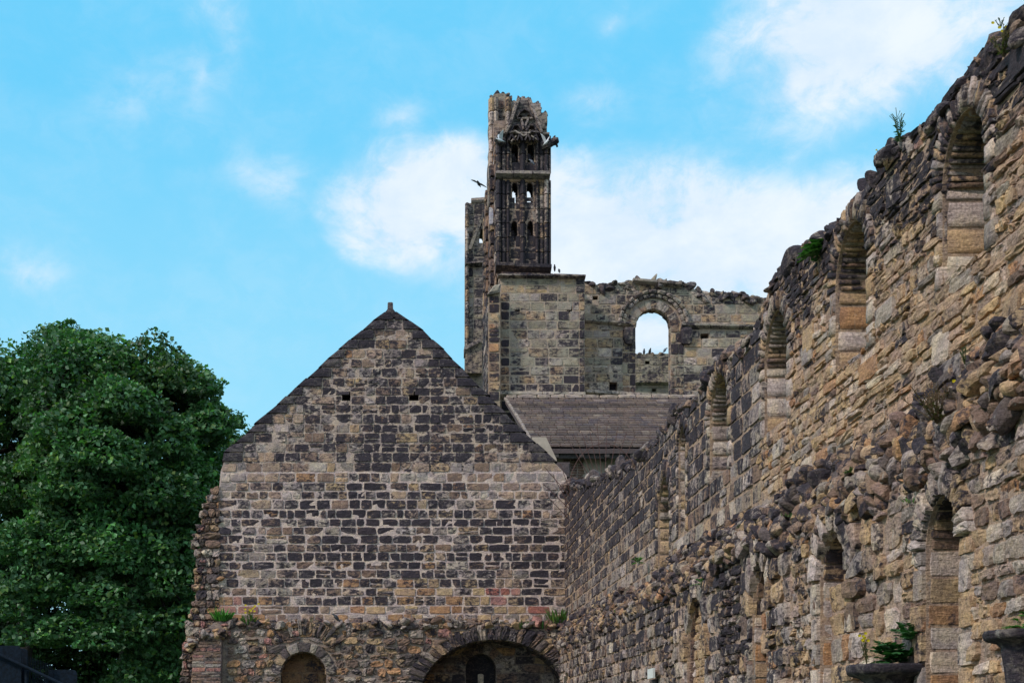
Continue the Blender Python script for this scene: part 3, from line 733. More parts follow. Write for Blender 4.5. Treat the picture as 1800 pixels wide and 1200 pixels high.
for (x, y, s_) in ((1755, 605, .2), (1790, 600, .2), (1765, 655, .16), (1795, 690, .18), (1700, 665, .15), (1415, 865, .17), (1440, 845, .17), (1465, 850, .14), (1395, 885, .12), (1475, 820, .14), (1540, 790, .12), (1320, 925, .13), (1345, 940, .13), (1650, 800, .15), (1690, 780, .13), (1790, 640, .16)):
    s_ *= .8; Y, Z = Wp(x, y, 4.84); rb.rock((4.90, Y, Z), (s_ * 1.0, s_ * 1.4, s_ * .9), DRK if random.random() < .7 else BRN, .66, 'h')
rb.build('broken_vault_rubble', M_RAN, rw)

def capital(x, y, Yc, r):
    c = ((x - VX) * Yc / FPX, Yc, (VY - y) * Yc / FPX)
    bm = SB(); n = 28
    prof_ = [(.0, .0), (1.0, .0), (1.03, -.05), (1.0, -.20), (.93, -.26), (.74, -.34), (.66, -.42), (.60, -.46), (.62, -.52), (.60, -.70), (.52, -1.1), (.47, -1.6), (.45, -2.2), (.5, -2.3), (.45, -2.4), (.45, -6)]
    V = []; 
    for (rr, zz) in prof_:
        for i in range(n):
            t = 2 * math.pi * i / n; cr = abs(math.cos(t)) ** 8 + abs(math.sin(t)) ** 8
            k = rr * r * (1 + .015 * math.sin(i * 5.1 + zz * 9))
            sq = cr ** (-1 / 8) if rr > .9 else 1
            V.append((c[0] + k * math.cos(t) * (1 + (sq - 1) * .5), c[1] + k * math.sin(t) * (1 + (sq - 1) * .5), c[2] + zz * r + .006 * math.sin(i * 3.3)))
    Fc = [[j * n + i, j * n + (i + 1) % n, (j + 1) * n + (i + 1) % n, (j + 1) * n + i] for j in range(len(prof_) - 1) for i in range(n)]
    bm.raw(V, Fc, (.14, .135, .13), .68); o = bm.build('capital', M_RAN, rw); o.data.polygons.foreach_set('use_smooth', [True] * len(o.data.polygons))
    return c
CAP1 = capital(1562, 1168, 13.3, .36); CAP2 = capital(1800, 1108, 10.9, .27)

# ================================================================== CHURCH: transept wall
YT = 58.0; ST = FPX / YT
def T(x, y, Y=YT): s = FPX / Y; return ((x - VX) / s, (VY - y) / s)
tw = thing('transept_wall', (T(1110, 0)[0], YT, -1.6), 'lichen grey church wall with one tall round arched window open to the sky', 'ruined wall')
FT = Frame('front', YT)
WA = Arch(T(1148, 0)[0], 31 / ST, T(0, 574)[1], T(0, 700)[1], ring=.0, depth=.45)
tb = SB()
ttop = interp([T(x, y) for x, y in ((1020, 490), (1045, 500), (1105, 500), (1115, 492), (1200, 497), (1215, 505), (1240, 512), (1300, 517), (1345, 520), (1700, 540))])
tt = lambda u: ttop(u) + .08 * fbm1(u, 5, 1.2)
sills = [(T(x0, 0)[0], T(x1, 0)[0], T(0, y1)[1], T(0, y0)[1]) for x0, x1, y0, y1 in ((1058, 1071, 574, 586), (1042, 1051, 520, 527), (1231, 1246, 586, 597), (1071, 1085, 671, 686))]
ss = np.linspace(T(1018, 0)[0], T(1600, 0)[0], 40)
slab(tb, FT, [(ss[0], -1.6), (ss[-1], -1.6)] + [(float(u), tt(u) - .1) for u in ss[::-1]], [WA.outline()] + [rect(h) for h in sills], .5, (.40, .34, .27), .1)
for h in sills: slab(tb, FT, [(h[0] - .2, h[2] - .2), (h[1] + .2, h[2] - .2), (h[1] + .2, h[3] + .2), (h[0] - .2, h[3] + .2)], [], .08, DRK, .8, w0=.42)  # dark sheets added behind the holes, painted as shade instead of sky
def t_style(u, v):
    x, y = VX + u * ST, VY - v * ST
    s = .30 + .3 * blob(x, y, 1130, 680, 60, 50) + (.20 if y < 540 else 0) + .2 * blob(x, y, 1200, 650, 20, 50)
    return pick([(GREY, 3), (BUFF, 3), (OLI, 2.5), (PALE, 2)]), s + random.gauss(0, .17), .02 * random.uniform(.3, 1.5), .008, .04
for (va, vb) in courses(T(0, 702)[1], T(0, 485)[1], .36, .14):
    lay(tb, FT, va, vb, cutspans([(ss[0], ss[0], ss[-1], ss[-1])], va, vb, [Arch(WA.uc, WA.r + .5, WA.vs, WA.v0, .0)] + sills), .62, .4, .02, t_style, top=tt, jit=.008)
for (va, vb) in courses(-1.6, T(0, 702)[1], .5, .14):
    lay(tb, FT, va, vb, [(ss[0], ss[0], ss[-1], ss[-1])], .9, .4, .02, t_style, res='l')
tb.build('ashlar_face', M_CHU, tw)
wa = SB()
def wsty(): return pick([(GREY, 3), (BUFF, 2), (BRN, 1.5)]), .36 + random.gauss(0, .16)
ring(wa, FT, WA, 11, wsty, .03, .02, r0=WA.r - .02, r1=WA.r + .38, res='m', rough=.012)
ring(wa, FT, WA, 15, lambda: (pick([(GREY, 3), (OLI, 1), (DRK, 1)]), .40), .16, .02, r0=WA.r + .44, r1=WA.r + .60, res='m')
ring(wa, FT, WA, 13, lambda: (pick([(GREY, 3), (OLI, 1), (DRK, 1)]), .40), .24, .015, r0=WA.r + .60, r1=WA.r + .76, res='m')
reveal(wa, FT, WA, lambda k: (pick([(GREY, 2), (BUFF, 1), (BRN, 1)]), .45 + random.gauss(0, .15)), n=11, jh=.45)
for side in (-1, 1):
    for (va, vb) in courses(WA.v0, WA.vs + .15, .46, .1):
        u0 = WA.uc + side * WA.r; e = u0 + side * .54; m = u0 + side * random.uniform(.22, .34)
        dk = .62 if side < 0 else .38
        for (p, q_) in ((u0, m), (m, e)):
            wa.q(FT(p, va + .01), FT(q_ - side * .015, va + .01), FT(q_ - side * .015, vb - .01), FT(p, vb - .01), FT.n, .04, .01, .05, pick([(BUFF, 2), (YEL, 1.5), (BRN, 2), (ORA, 1)]), dk + random.gauss(0, .3), 'm')
wa.build('window_arch', M_CHU, tw)
st = SB()
def barpart(mat, par, *a, **k):
    q_ = SB(); bar(q_, *a, **k); q_.build('string_course', mat, par)
def bar(sb, F, x0, y0, x1, y1, S, th, out, col, soot, w0=0.0, n=None):
    """moulded string course from photo points"""
    a = ((x0 - VX) / S, (VY - y0) / S); b = ((x1 - VX) / S, (VY - y1) / S); L = max(.1, b[0] - a[0]); n = n or max(1, int(L / .9))
    for i in range(n):
        f0, f1 = i / n + .004, (i + 1) / n - .004
        ua, ub = a[0] + L * f0, a[0] + L * f1; za, zb = a[1] + (b[1] - a[1]) * f0, a[1] + (b[1] - a[1]) * f1
        k = out * random.uniform(.9, 1.1)
        V = []
        for (uu, zz) in ((ua, za), (ub, zb)):
            for (dz, dw) in ((0, .05), (0, -k), (-th * .45, -k), (-th * .8, -k * .5), (-th, .05)): V.append(F(uu, zz + dz, w0 + dw))
        Fc = [[j, j + 1, j + 6, j + 5] for j in range(4)] + [[0, 1, 2, 3, 4], [9, 8, 7, 6, 5]]
        sb.raw(V, Fc, srgb_var(col), soot + random.uniform(-.1, .1))
barpart(M_CHU, tw, FT, 1028, 562, 1108, 568, ST, .16, .22, GREY, .45)
barpart(M_CHU, tw, FT, 1196, 570, 1350, 573, ST, .18, .22, GREY, .45)
barpart(M_CHU, tw, FT, 1111, 492, 1196, 499, ST, .2, .3, GREY, .35)
barpart(M_CHU, tw, FT, 1028, 688, 1200, 698, ST, .26, .4, PALE, .40, n=3)
for x in (1105, 1206):
    st = SB(); u = T(x, 0)[0]; z = T(0, 575)[1]
    st.q(FT(u - .22, z - .75), FT(u + .22, z - .75), FT(u + .26, z), FT(u - .26, z), FT.n, .22, .02, .12, DRK, .6, 'h')
    st.build('corbel', M_CHU, tw)
tr = SB()
for i in range(170):
    x = random.uniform(1030, 1350); u = T(x, 0)[0]; s_ = random.uniform(.12, .26)
    tr.rock((u, YT + random.uniform(0, .5), tt(u) - .08 + random.uniform(-.12, .08) * (1.6 if 1120 < x < 1300 else 1)), (s_ * 1.4, s_, s_ * .6), pick([(GREY, 3), (DRK, 2), (OLI, 2)]), .55 + random.gauss(0, .12), 'h')
tr.build('wall_top_rubble', M_CHU, tw)

# pier (turret stump) carrying the tower
tp_ = thing('tower_pier', (T(950, 0)[0], YT - 1.0, -1.6), 'square grey green stone pier with dark quoins carrying the broken tower', 'ruined pier')
YP = 56.6; SP = FPX / YP; FPi = Frame('front', YP)
Tp = lambda x, y: ((x - VX) / SP, (VY - y) / SP)
pb = SB()
hl = [(Tp(x0, 0)[0], Tp(x1, 0)[0], Tp(0, y1)[1], Tp(0, y0)[1]) for x0, x1, y0, y1 in ((905, 914, 538, 548), (996, 1006, 538, 550))]
slab(pb, FPi, [(Tp(878, 0)[0], -1.6), (Tp(1028, 0)[0], -1.6), Tp(1028, 492), Tp(990, 484), Tp(878, 484)], [rect(h) for h in hl], 3.0, (.40, .34, .27), .0)
def p_style(u, v):
    x, y = VX + u * SP, VY - v * SP; s = .27 + .35 * blob(x, y, 1005, 600, 22, 90) + .42 * max(0, min(1, (y - 610) / 40)) + .15 * blob(x, y, 920, 580, 30, 30)
    if x < 896: s += .35
    return pick([(OLI, 3), (GREY, 3), (BUFF, 2.2), (PALE, 1)]), s + random.gauss(0, .18), .018 * random.uniform(.3, 1.6), .006, .04
zs = courses(Tp(0, 690)[1], Tp(0, 515)[1], .36, .1)
for (va, vb) in zs:
    a0, a1 = Tp(880, 0)[0], Tp(896, 0)[0]; e = Tp(1018, 0)[0]
    lay(pb, FPi, va, vb, [(a0, a0, a1, a1)], .9, .1, .03, lambda u, v: (pick([(BRN, 2), (ORA, 1), (BUFF, 1)]), .66 + random.gauss(0, .25), .03, .008, .08))
    lay(pb, FPi, va, vb, cutspans([(a1, a1, e, e)], va, vb, hl), .58, .4, .022, p_style, jit=.008)
    lay(pb, FPi, va, vb, [(e, e, Tp(1028, 0)[0], Tp(1028, 0)[0])], .9, .1, .02, lambda u, v: (pick([(BRN, 2), (GREY, 1), (BUFF, .6)]), .62 + random.gauss(0, .25), .06, .008, .05))
for (va, vb) in courses(Tp(0, 515)[1], Tp(0, 488)[1], .32, .05):
    lay(pb, FPi, va, vb, [(Tp(880, 0)[0],) * 2 + (Tp(1012, 0)[0],) * 2], 1.3, .3, .012, lambda u, v: (pick([(BUFF, 2), (OLI, 2)]), .18 + random.gauss(0, .08), .01, .006, .02))
    lay(pb, FPi, va, vb, [(Tp(1012, 0)[0],) * 2 + (Tp(1028, 0)[0],) * 2], 1.3, .3, .012, lambda u, v: (GREY, .6, .05, .006, .05))
for (va, vb) in courses(-1.6, Tp(0, 690)[1], .4, .1):
    lay(pb, FPi, va, vb, [(Tp(880, 0)[0],) * 2 + (Tp(1028, 0)[0],) * 2], .8, .3, .02, p_style, res='l')
# left flank of the pier
FSide = Frame('side', Tp(878, 0)[0])
for (va, vb) in courses(Tp(0, 705)[1], Tp(0, 490)[1], .4, .1):
    lay(pb, FSide, va, vb, [(YP, YP, YP + 3, YP + 3)], .7, .3, .02, lambda u, v: (pick([(BRN, 3), (ORA, 1), (BUFF, 1)]), .6 + random.gauss(0, .25), .02, .008, .05), w0=-.01)
pb.build('ashlar_face', M_CHU, tp_)
pc = SB()
barpart(M_CHU, tp_, FPi, 874, 484, 1029, 486, SP, .12, .25, GREY, .5); barpart(M_CHU, tp_, FPi, 880, 480, 1018, 484, SP, .10, .16, (.3, .2, .15), .5, w0=.02)
barpart(M_CHU, tp_, FPi, 876, 690, 1028, 692, SP, .26, .30, PALE, .35, n=2)

# lower stepped buttress at left
bt = SB(); YB = 56.0; SBt = FPX / YB; FB = Frame('front', YB)
Tb = lambda x, y: ((x - VX) / SBt, (VY - y) / SBt)
slab(bt, FB, [(Tb(858, 0)[0], -1.6), (Tb(879, 0)[0], -1.6), Tb(879, 512), Tb(872, 505), Tb(858, 517)], [], 3.2, (.35, .28, .2), .1)
for (va, vb) in courses(Tb(0, 705)[1], Tb(0, 519)[1], .38, .08):
    lay(bt, FB, va, vb, [(Tb(859, 0)[0],) * 2 + (Tb(878, 0)[0],) * 2], .9, .1, .03, lambda u, v: (pick([(BRN, 2), (ORA, 1.4), (BUFF, 1)]), .58 + random.gauss(0, .28), .03, .01, .07))
    lay(bt, Frame('side', Tb(858, 0)[0]), va, vb, [(YB, YB, YB + 3.2, YB + 3.2)], .8, .3, .03, lambda u, v: (pick([(GREY, 2), (BRN, 1)]), .7 + random.gauss(0, .18), .02, .01, .05), w0=-.01)
bt.q(FB(Tb(853, 0)[0], Tb(0, 522)[1]), FB(Tb(879, 0)[0], Tb(0, 516)[1]), FB(Tb(880, 0)[0], Tb(0, 500)[1]), FB(Tb(868, 0)[0], Tb(0, 503)[1]), FB.n, .2, .01, .05, GREY, .45, 'h')
bt.build('buttress', M_CHU, tp_)
pr2 = SB()
for i in range(34):
    x = random.uniform(965, 1028); s_ = random.uniform(.08, .2)
    pr2.rock(((x - VX) / SP, YP + random.uniform(.2, 1.4), (VY - (476 + (x - 965) * .2)) / SP - .1), (s_ * 1.4, s_, s_ * .7), pick([(GREY, 2), (OLI, 1), (DRK, 1)]), .5, 'h')
pr2.build('wall_top_rubble', M_CHU, tp_)

# ================================================================== TOWER
YW = 57.4; SW = FPX / YW; FTo = Frame('front', YW)
To = lambda x, y: ((x - VX) / SW, (VY - y) / SW)
tower = thing('church_tower', (To(917, 0)[0], YW + 1, To(0, 482)[1]), 'tall black stained fragment of church tower with slit windows and traceried gable top', 'church tower')
tb = SB()
def Tar(x, ya, y0, hw=5.5, d=1.0, pt=.6): return Arch(To(x, 0)[0], hw / SW, To(0, ya + hw * (1 + pt))[1], To(0, y0)[1], .0, d, pt)
TA = [Tar(905, 252, 290, 6), Tar(933, 252, 290, 6), Tar(905, 320, 357, 5), Tar(931.5, 320, 357, 5.4), Tar(904, 388, 422, 5.5), Tar(932, 388, 422, 5.5)]
slab(tb, FTo, [To(872, 484), To(968, 484), To(967, 440), To(965, 400), To(965, 318), To(964, 240), To(874, 236)], [a.outline(10) for a in TA], 1.0, (.42, .33, .25), .50)
def tt_style(u, v):
    x, y = VX + u * SW, VY - v * SW
    s = .95 - .7 * blob(x, y, 935, 372, 16, 16) - .42 * blob(x, y, 920, 322, 40, 7) - .3 * blob(x, y, 932, 455, 7, 12) - .3 * blob(x, y, 955, 340, 12, 40) - .25 * blob(x, y, 880, 395, 8, 14)
    return pick([(GREY, 3), (BUFF, 1.5), (PALE, 1), (BRN, 1)]), s + random.gauss(0, .14), .02, .006, .03
for (va, vb) in courses(To(0, 480)[1], To(0, 240)[1], .50, .1):
    l, r = To(874, 0)[0], To(965, 0)[0]
    TAe = [Arch(a.uc, a.r + .01, a.vs, a.v0, .01, .1, a.point) for a in TA]
    lay(tb, FTo, va, vb, cutspans([(l, l, r, r)], va, vb, TAe), .62, .25, .035, tt_style, jit=.008)
for a in TA: reveal(tb, FTo, a, lambda k: (srgb_var(BRN), .75), n=8, jh=.5, d=1.0)
# half round shafts and set back mouldings
def shaft(sb, x, y0, y1, r, out, F=FTo, S=SW, soot=.92, w0=0.0, n=6):
    u = (x - VX) / S; z0, z1 = (VY - y0) / S, (VY - y1) / S; k = max(2, int((z1 - z0) / .55)); 
    for j in range(k):
        za, zb = z0 + (z1 - z0) * j / k + .02, z0 + (z1 - z0) * (j + 1) / k - .02; V = []
        rr = r * random.uniform(.94, 1.06)
        for z in (za, zb):
            for i in range(n + 1):
                t = math.pi * i / n; V.append(F(u - rr * math.cos(t), z, w0 + .02 - out * math.sin(t)))
        m = n + 1
        Fc = [[i, i + 1, m + i + 1, m + i] for i in range(n)] + [list(range(m)), list(range(2 * m - 1, m - 1, -1))]
        xx, yy = x, VY - (za + zb) / 2 * S
        s_ = soot - .5 * blob(xx, yy, 955, 340, 14, 45) - .4 * blob(xx, yy, 935, 372, 16, 16) - .35 * blob(xx, yy, 880, 390, 10, 14)
        sb.raw(V, Fc, srgb_var(random.choice((GREY, GREY, PALE, BUFF))), s_ + random.uniform(-.16, .12))
for x, r_, o_ in ((876, .11, .24), (885, .10, .14), (893, .07, .2), (918.5, .11, .22), (944, .07, .18), (952, .10, .12), (960, .10, .22), (966, .06, .16)):
    for (ya, yb) in ((470, 318), (306, 240)):
        shaft(tb, x, ya, yb, r_, o_)
tb.build('belfry_face', M_TOW, tower)
sc_ = SB()
barpart(M_TOW, tower, FTo, 870, 306, 966, 308, SW, .26, .42, GREY, .5, n=3)
barpart(M_TOW, tower, FTo, 870, 468, 968, 471, SW, .28, .5, DRK, .8, n=3); barpart(M_TOW, tower, FTo, 874, 236, 965, 238, SW, .14, .3, GREY, .6, n=3)
barpart(M_TOW, tower, FTo, 884, 314, 961, 315, SW, .16, .10, (.45, .33, .22), .1, n=2)
barpart(M_TOW, tower, FTo, 894, 240, 945, 241, SW, .3, .12, (.45, .36, .28), .25, n=4)

# flank wall, with dark back slabs added to darken the windows
fl = SB(); XF = To(871, 0)[0]; FFl = Frame('side', XF)
zt1 = To(0, 300)[1]; z0 = To(0, 484)[1]
slab(fl, FFl, [(YW + .9, z0 - 3), (YW + 5.4, z0 - 3), (YW + 5.4, zt1 + .6), (YW + 3.6, zt1 + 2.0), (YW + .9, zt1 + 2.4)], [], .45, (.35, .28, .22), .3)
for (va, vb) in courses(z0 - 3, zt1 + 1.6, .5, .1):
    lay(fl, FFl, va, vb, [(YW, YW, YW + 5.3, YW + 5.3)], .7, .3, .03, lambda u, v: (pick([(BRN, 2), (ORA, 1), (GREY, 2)]), .55 + random.gauss(0, .25), .03, .01, .05))
for yy, o_ in ((0.5, .3), (1.8, .2), (3.2, .35), (4.9, .3)):
    for j in range(26):
        za = z0 - 3 + j * .55; 
        if za > zt1: break
        fl.q((XF - o_ * .6, YW + yy, za + .01), (XF + .05, YW + yy, za + .01), (XF + .05, YW + yy, za + .53), (XF - o_ * .6, YW + yy, za + .53), (0, -1, 0), .1, .01, .03, pick([(BRN, 2), (BUFF, 1)]), .62 + random.gauss(0, .2), 'm')
        fl.q((XF - o_ * .6, YW + yy, za + .01), (XF - o_ * .6, YW + yy + .5, za + .01), (XF - o_ * .6, YW + yy + .5, za + .53), (XF - o_ * .6, YW + yy, za + .53), (-1, 0, 0), .02, .01, .03, pick([(BRN, 2), (BUFF, 1)]), .6 + random.gauss(0, .2), 'm')
bkw = Frame('front', YW + 3.2)
tb2 = lambda x, y: ((x - VX) / (FPX / (YW + 3.2)), (VY - y) / (FPX / (YW + 3.2)))
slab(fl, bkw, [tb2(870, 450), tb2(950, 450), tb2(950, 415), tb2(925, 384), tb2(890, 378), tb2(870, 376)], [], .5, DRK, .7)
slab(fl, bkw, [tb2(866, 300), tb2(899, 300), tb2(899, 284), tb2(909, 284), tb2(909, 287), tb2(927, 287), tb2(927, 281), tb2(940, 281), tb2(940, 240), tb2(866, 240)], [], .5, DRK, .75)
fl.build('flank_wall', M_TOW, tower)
# ragged upper stumps
up = SB()
def chunk(pts, Y, th, pal, soot, rocks=0, cols=(), cw=.7):
    S = FPX / Y; F = Frame('front', Y); P = [((x - VX) / S, (VY - y) / S) for x, y in pts]
    # roughen the outline
    Q = []
    for i in range(len(P)):
        a, b = P[i], P[(i + 1) % len(P)]; L = math.dist(a, b); n_ = max(1, int(L / .22))
        for k in range(n_):
            f = k / n_; j = .035 if k else .01
            Q.append((a[0] + (b[0] - a[0]) * f + random.uniform(-j, j), a[1] + (b[1] - a[1]) * f + random.uniform(-j, j)))
    slab(up, F, Q, [], th, srgb_var(pal[0][0]), soot)
    xs = [p[0] for p in P]; zs_ = [p[1] for p in P]
    def inside(u, v):
        c = False
        for i in range(len(P)):
            a, b = P[i], P[i - 1]
            if (a[1] > v) != (b[1] > v) and u < (b[0] - a[0]) * (v - a[1]) / (b[1] - a[1]) + a[0]: c = not c
        return c
    def sty(u, v):
        if not (inside(u - .12, v) and inside(u + .12, v) and inside(u, v + .1)): return None
        return pick(pal), soot + random.gauss(0, .1), .05 * random.uniform(.3, 1.6), .02, .08
    for (va, vb) in courses(min(zs_), max(zs_), .42, .2):
        lay(up, F, va, vb, [(min(xs), min(xs), max(xs), max(xs))], cw, .3, .015, sty, jit=.02)
    for x in cols:
        yt = min(y for xx, y in pts if abs(xx - x) < 22) + 10
        shaft(up, x, max(y for _, y in pts) - 2, yt, .13, .25, F, S, soot)
PAL_U = [((.24, .225, .18), 3), (GREY, 3), (BRN, .6)]
chunk([(861, 345), (860, 290), (863, 240), (863, 190), (862, 172), (872, 165), (886, 164), (894, 170), (899, 168), (899, 178), (910, 182), (906, 240), (890, 310), (880, 345)], YW + 1.6, 1.6, PAL_U, .46, cols=(864, 871, 893), cw=.6)
chunk([(930, 250), (930, 186), (936, 181), (946, 182), (952, 190), (952, 198), (962, 197), (962, 215), (963, 250)], YW + .7, .7, PAL_U, .40, cw=.5)
chunk([(908, 240), (906, 184), (911, 174), (917, 172), (923, 176), (930, 174), (934, 184), (930, 240)], YW + 1.1, .5, PAL_U, .52)
for (x, y, s_, w_) in ((866, 168, .16, 1.9), (874, 164, .2, 2.2), (884, 163, .22, 2.0), (891, 166, .18, 2.4), (897, 171, .14, 2.0), (903, 180, .16, 1.9), (941, 183, .2, .9), (948, 188, .17, 1.0), (958, 197, .17, 1.0), (936, 182, .12, 1.1), (913, 172, .2, 1.2), (920, 171, .18, 1.2), (928, 175, .16, 1.2)):
    up.rock(tuple(((x - VX) * (YW + w_) / FPX, YW + w_, (VY - y - 4) * (YW + w_) / FPX)), (s_ * .7, s_ * .8, s_ * 1.1), GREY, .72, 'h')
up.build('upper_stump', M_TOW, tower)
def loft(sb, pts, col, soot, n=10):
    V = []; 
    for i, (p, r1, r2) in enumerate(pts):
        p = Vector(p); q = Vector(pts[min(i + 1, len(pts) - 1)][0]) - Vector(pts[max(i - 1, 0)][0]); q.normalize()
        a = q.cross(Vector((0, 1, 0))); a = a.normalized() if a.length > .01 else Vector((0, 0, 1)); b = q.cross(a)
        for k in range(n):
            t = 2 * math.pi * k / n; V.append(tuple(p + a * r1 * math.cos(t) + b * r2 * math.sin(t)))
    m = len(pts)
    sb.raw(V, [[j * n + i, j * n + (i + 1) % n, (j + 1) * n + (i + 1) % n, (j + 1) * n + i] for j in range(m - 1) for i in range(n)] + [list(range(n))[::-1], list(range((m - 1) * n, m * n))], col, soot)
def tp3(x, y, w=0.0): u, v = To(x, y); return (u, YW + w, v)
tg = SB(); FGt = Frame('front', YW - .22)
def lobe(x, y, rx, ry, n=12): return [To(x + rx * math.cos(2 * math.pi * i / n), y - ry * math.sin(2 * math.pi * i / n)) for i in range(n)]
tri = [To(x, y) for x, y in ((889, 240), (893, 232), (902, 205), (909, 183), (916, 180), (929, 180), (932, 192), (938, 210), (950, 238), (950, 240))]
slab(tg, FGt, tri, [lobe(913, 210, 5, 4), lobe(930, 209, 5, 4), lobe(921, 200, 6, 3.5), lobe(903, 231, 6.5, 6), lobe(935, 231, 6.5, 6)], .35, (.2, .19, .17), .5)
def strip(pts, wd, out, col, soot):
    for (x0, y0), (x1, y1) in zip(pts, pts[1:]):
        a, b = To(x0, y0), To(x1, y1); dx, dz = b[0] - a[0], b[1] - a[1]; L = math.hypot(dx, dz); nx, nz = -dz / L * wd, dx / L * wd
        V = [FGt(p[0] + s_ * nx, p[1] + s_ * nz, w_) for p in (a, b) for (s_, w_) in ((-1, .05), (-.6, -out), (.6, -out), (1, .05))]
        tg.raw(V, [[0, 1, 5, 4], [1, 2, 6, 5], [2, 3, 7, 6], [0, 1, 2, 3], [7, 6, 5, 4]], srgb_var(col), soot + random.uniform(-.15, .1))
strip([(888, 240), (894, 228), (903, 202), (910, 182)], .07, .20, GREY, .45); strip([(951, 240), (946, 226), (938, 205), (931, 184), (929, 180)], .07, .20, GREY, .45)
strip([(896, 238), (902, 226), (910, 226), (917, 236)], .05, .14, DRK, .7); strip([(923, 236), (930, 226), (938, 226), (943, 238)], .05, .14, DRK, .7)
strip([(907, 212), (913, 203), (921, 198), (929, 202), (936, 212)], .05, .14, DRK, .65); strip([(908, 214), (936, 213)], .05, .1, PALE, .5); strip([(915, 215), (920, 232), (927, 215)], .06, .12, GREY, .5)
strip([(894, 240), (905, 238), (919, 246), (933, 238), (946, 240)], .05, .2, GREY, .45); strip([(906, 246), (897, 256)], .04, .2, GREY, .5); strip([(932, 246), (945, 254)], .04, .2, GREY, .5)
for x in (898, 912, 926, 940): strip([(x - 5, 254), (x, 243), (x + 5, 254)], .045, .22, DRK, .75)
loft(tg, [(tp3(917, 186, .8), .34, .2), (tp3(915, 174, .8), .26, .2), (tp3(915, 165, .8), .15, .14), (tp3(917, 156, .8), .04, .05)], OLI, .5, 7)
tg.build('traceried_gable', M_TOW, tower)
gg = SB()
loft(gg, [(tp3(955, 258, -.1), .2, .2), (tp3(963, 258, -.25), .17, .17), (tp3(969, 256, -.3), .15, .15), (tp3(973, 254, -.32), .17, .17), (tp3(977, 254, -.34), .14, .16), (tp3(979, 257, -.35), .06, .1)], (.2, .18, .17), .6)
loft(gg, [(tp3(976, 258, -.32), .05, .08), (tp3(978, 264, -.33), .04, .06)], DRK, .7); loft(gg, [(tp3(972, 249, -.4), .05, .05), (tp3(974, 246, -.42), .02, .02)], DRK, .7)
gg.build('gargoyle', M_TOW, tower)
g2 = SB()
loft(g2, [(tp3(882, 252, -.1), .2, .2), (tp3(876, 252, -.25), .17, .17), (tp3(871, 249, -.3), .12, .14), (tp3(868, 247, -.3), .05, .07)], (.2, .18, .17), .6)
g2.build('gargoyle', M_TOW, tower)

# second tower corner, further back
Y2 = 68.0; S2 = FPX / Y2; F2 = Frame('front', Y2)
t2 = thing('tower_corner', ((836 - VX) / S2, Y2 + .5, -1.6), 'slim grey tower corner stump standing behind and left of the tall tower', 'church tower')
T2 = lambda x, y: ((x - VX) / S2, (VY - y) / S2)
c2 = SB()
H = Arch(T2(847, 0)[0], .12, T2(0, 408)[1], T2(0, 427)[1], 0, .6, .4)
slab(c2, F2, [(T2(818, 0)[0], -1.6), (T2(880, 0)[0], -1.6), T2(880, 440), T2(864, 380), T2(858, 345), T2(852, 349), T2(830, 350), T2(828, 357), T2(820, 357), T2(819, 460)], [H.outline(8)], 1.4, (.3, .27, .22), .3)
for (va, vb) in courses(T2(0, 655)[1], T2(0, 358)[1], .5, .1):
    lay(c2, F2, va, vb, cutspans([(T2(820, 0)[0],) * 2 + (T2(832, 0)[0],) * 2, (T2(832, 0)[0],) * 2 + (T2(862, 0)[0],) * 2], va, vb, [H]), .62, .25, .025, lambda u, v: (pick([(GREY, 3), (OLI, 2), (DRK, 1)]), .58 + random.gauss(0, .15), .03, .01, .04))
shaft(c2, 821, 640, 358, .1, .25, F2, S2, .62)
bar(c2, F2, 817, 464, 852, 462, S2, .2, .35, GREY, .5, n=2); bar(c2, F2, 815, 615, 845, 600, S2, .4, .6, GREY, .55, n=2)
bar(c2, F2, 828, 350, 853, 348, S2, .25, .12, GREY, .3, n=2)
slab(c2, F2, [T2(816, 660), T2(846, 660), T2(846, 610), T2(836, 600), T2(818, 618)], [], .5, (.3, .26, .2), .5, w0=-.5)
slab(c2, F2, [T2(822, 440), T2(828, 440), T2(859, 360), T2(857, 352)], [], .2, (.25, .24, .2), .45, w0=-.18)
c2.build('ashlar_face', M_TOW, t2)
ld = SB()   # pale lead lined opening on the flank
lp = (XF - .25)
ld.q((lp, YW + .2, To(0, 393)[1]), (lp + .18, YW + .2, To(0, 393)[1]), (lp + .18, YW + .2, To(0, 362)[1]), (lp, YW + .2, To(0, 360)[1]), (0, -1, 0), .05, .004, .12, (.45, .47, .52), .0)
ld.build('lead_flashing', M_TOW, tower)

# wall glimpsed through the transept window
fw = thing('far_wall', (T(1148, 0, 76)[0], 76, -1.6), 'dark mossy wall top seen through the round arched church window', 'ruined wall')
Ff = Frame('front', 76.0); Tf = lambda x, y: T(x, y, 76.0); fb_ = SB()
fh = (Tf(1134, 0)[0], Tf(1142, 0)[0], Tf(0, 640)[1], Tf(0, 634)[1]); fh2 = (Tf(1146, 0)[0], Tf(1153, 0)[0], Tf(0, 688)[1], Tf(0, 683)[1])
slab(fb_, Ff, [(Tf(1060, 0)[0], -1.6), (Tf(1260, 0)[0], -1.6), Tf(1260, 622), Tf(1060, 622)], [rect(fh), rect(fh2)], 1.0, (.2, .19, .14), .35)
for (va, vb) in courses(Tf(0, 720)[1], Tf(0, 624)[1], .4, .1):
    lay(fb_, Ff, va, vb, cutspans([(Tf(1060, 0)[0],) * 2 + (Tf(1260, 0)[0],) * 2], va, vb, [fh, fh2]), .8, .3, .02, lambda u, v: (srgb_var(OLI), (.50 if v > Tf(0, 672)[1] else .2) + random.gauss(0, .08), .02, .008, .03))
bar(fb_, Ff, 1070, 671, 1250, 671, FPX / 76, .2, .35, OLI, .5)
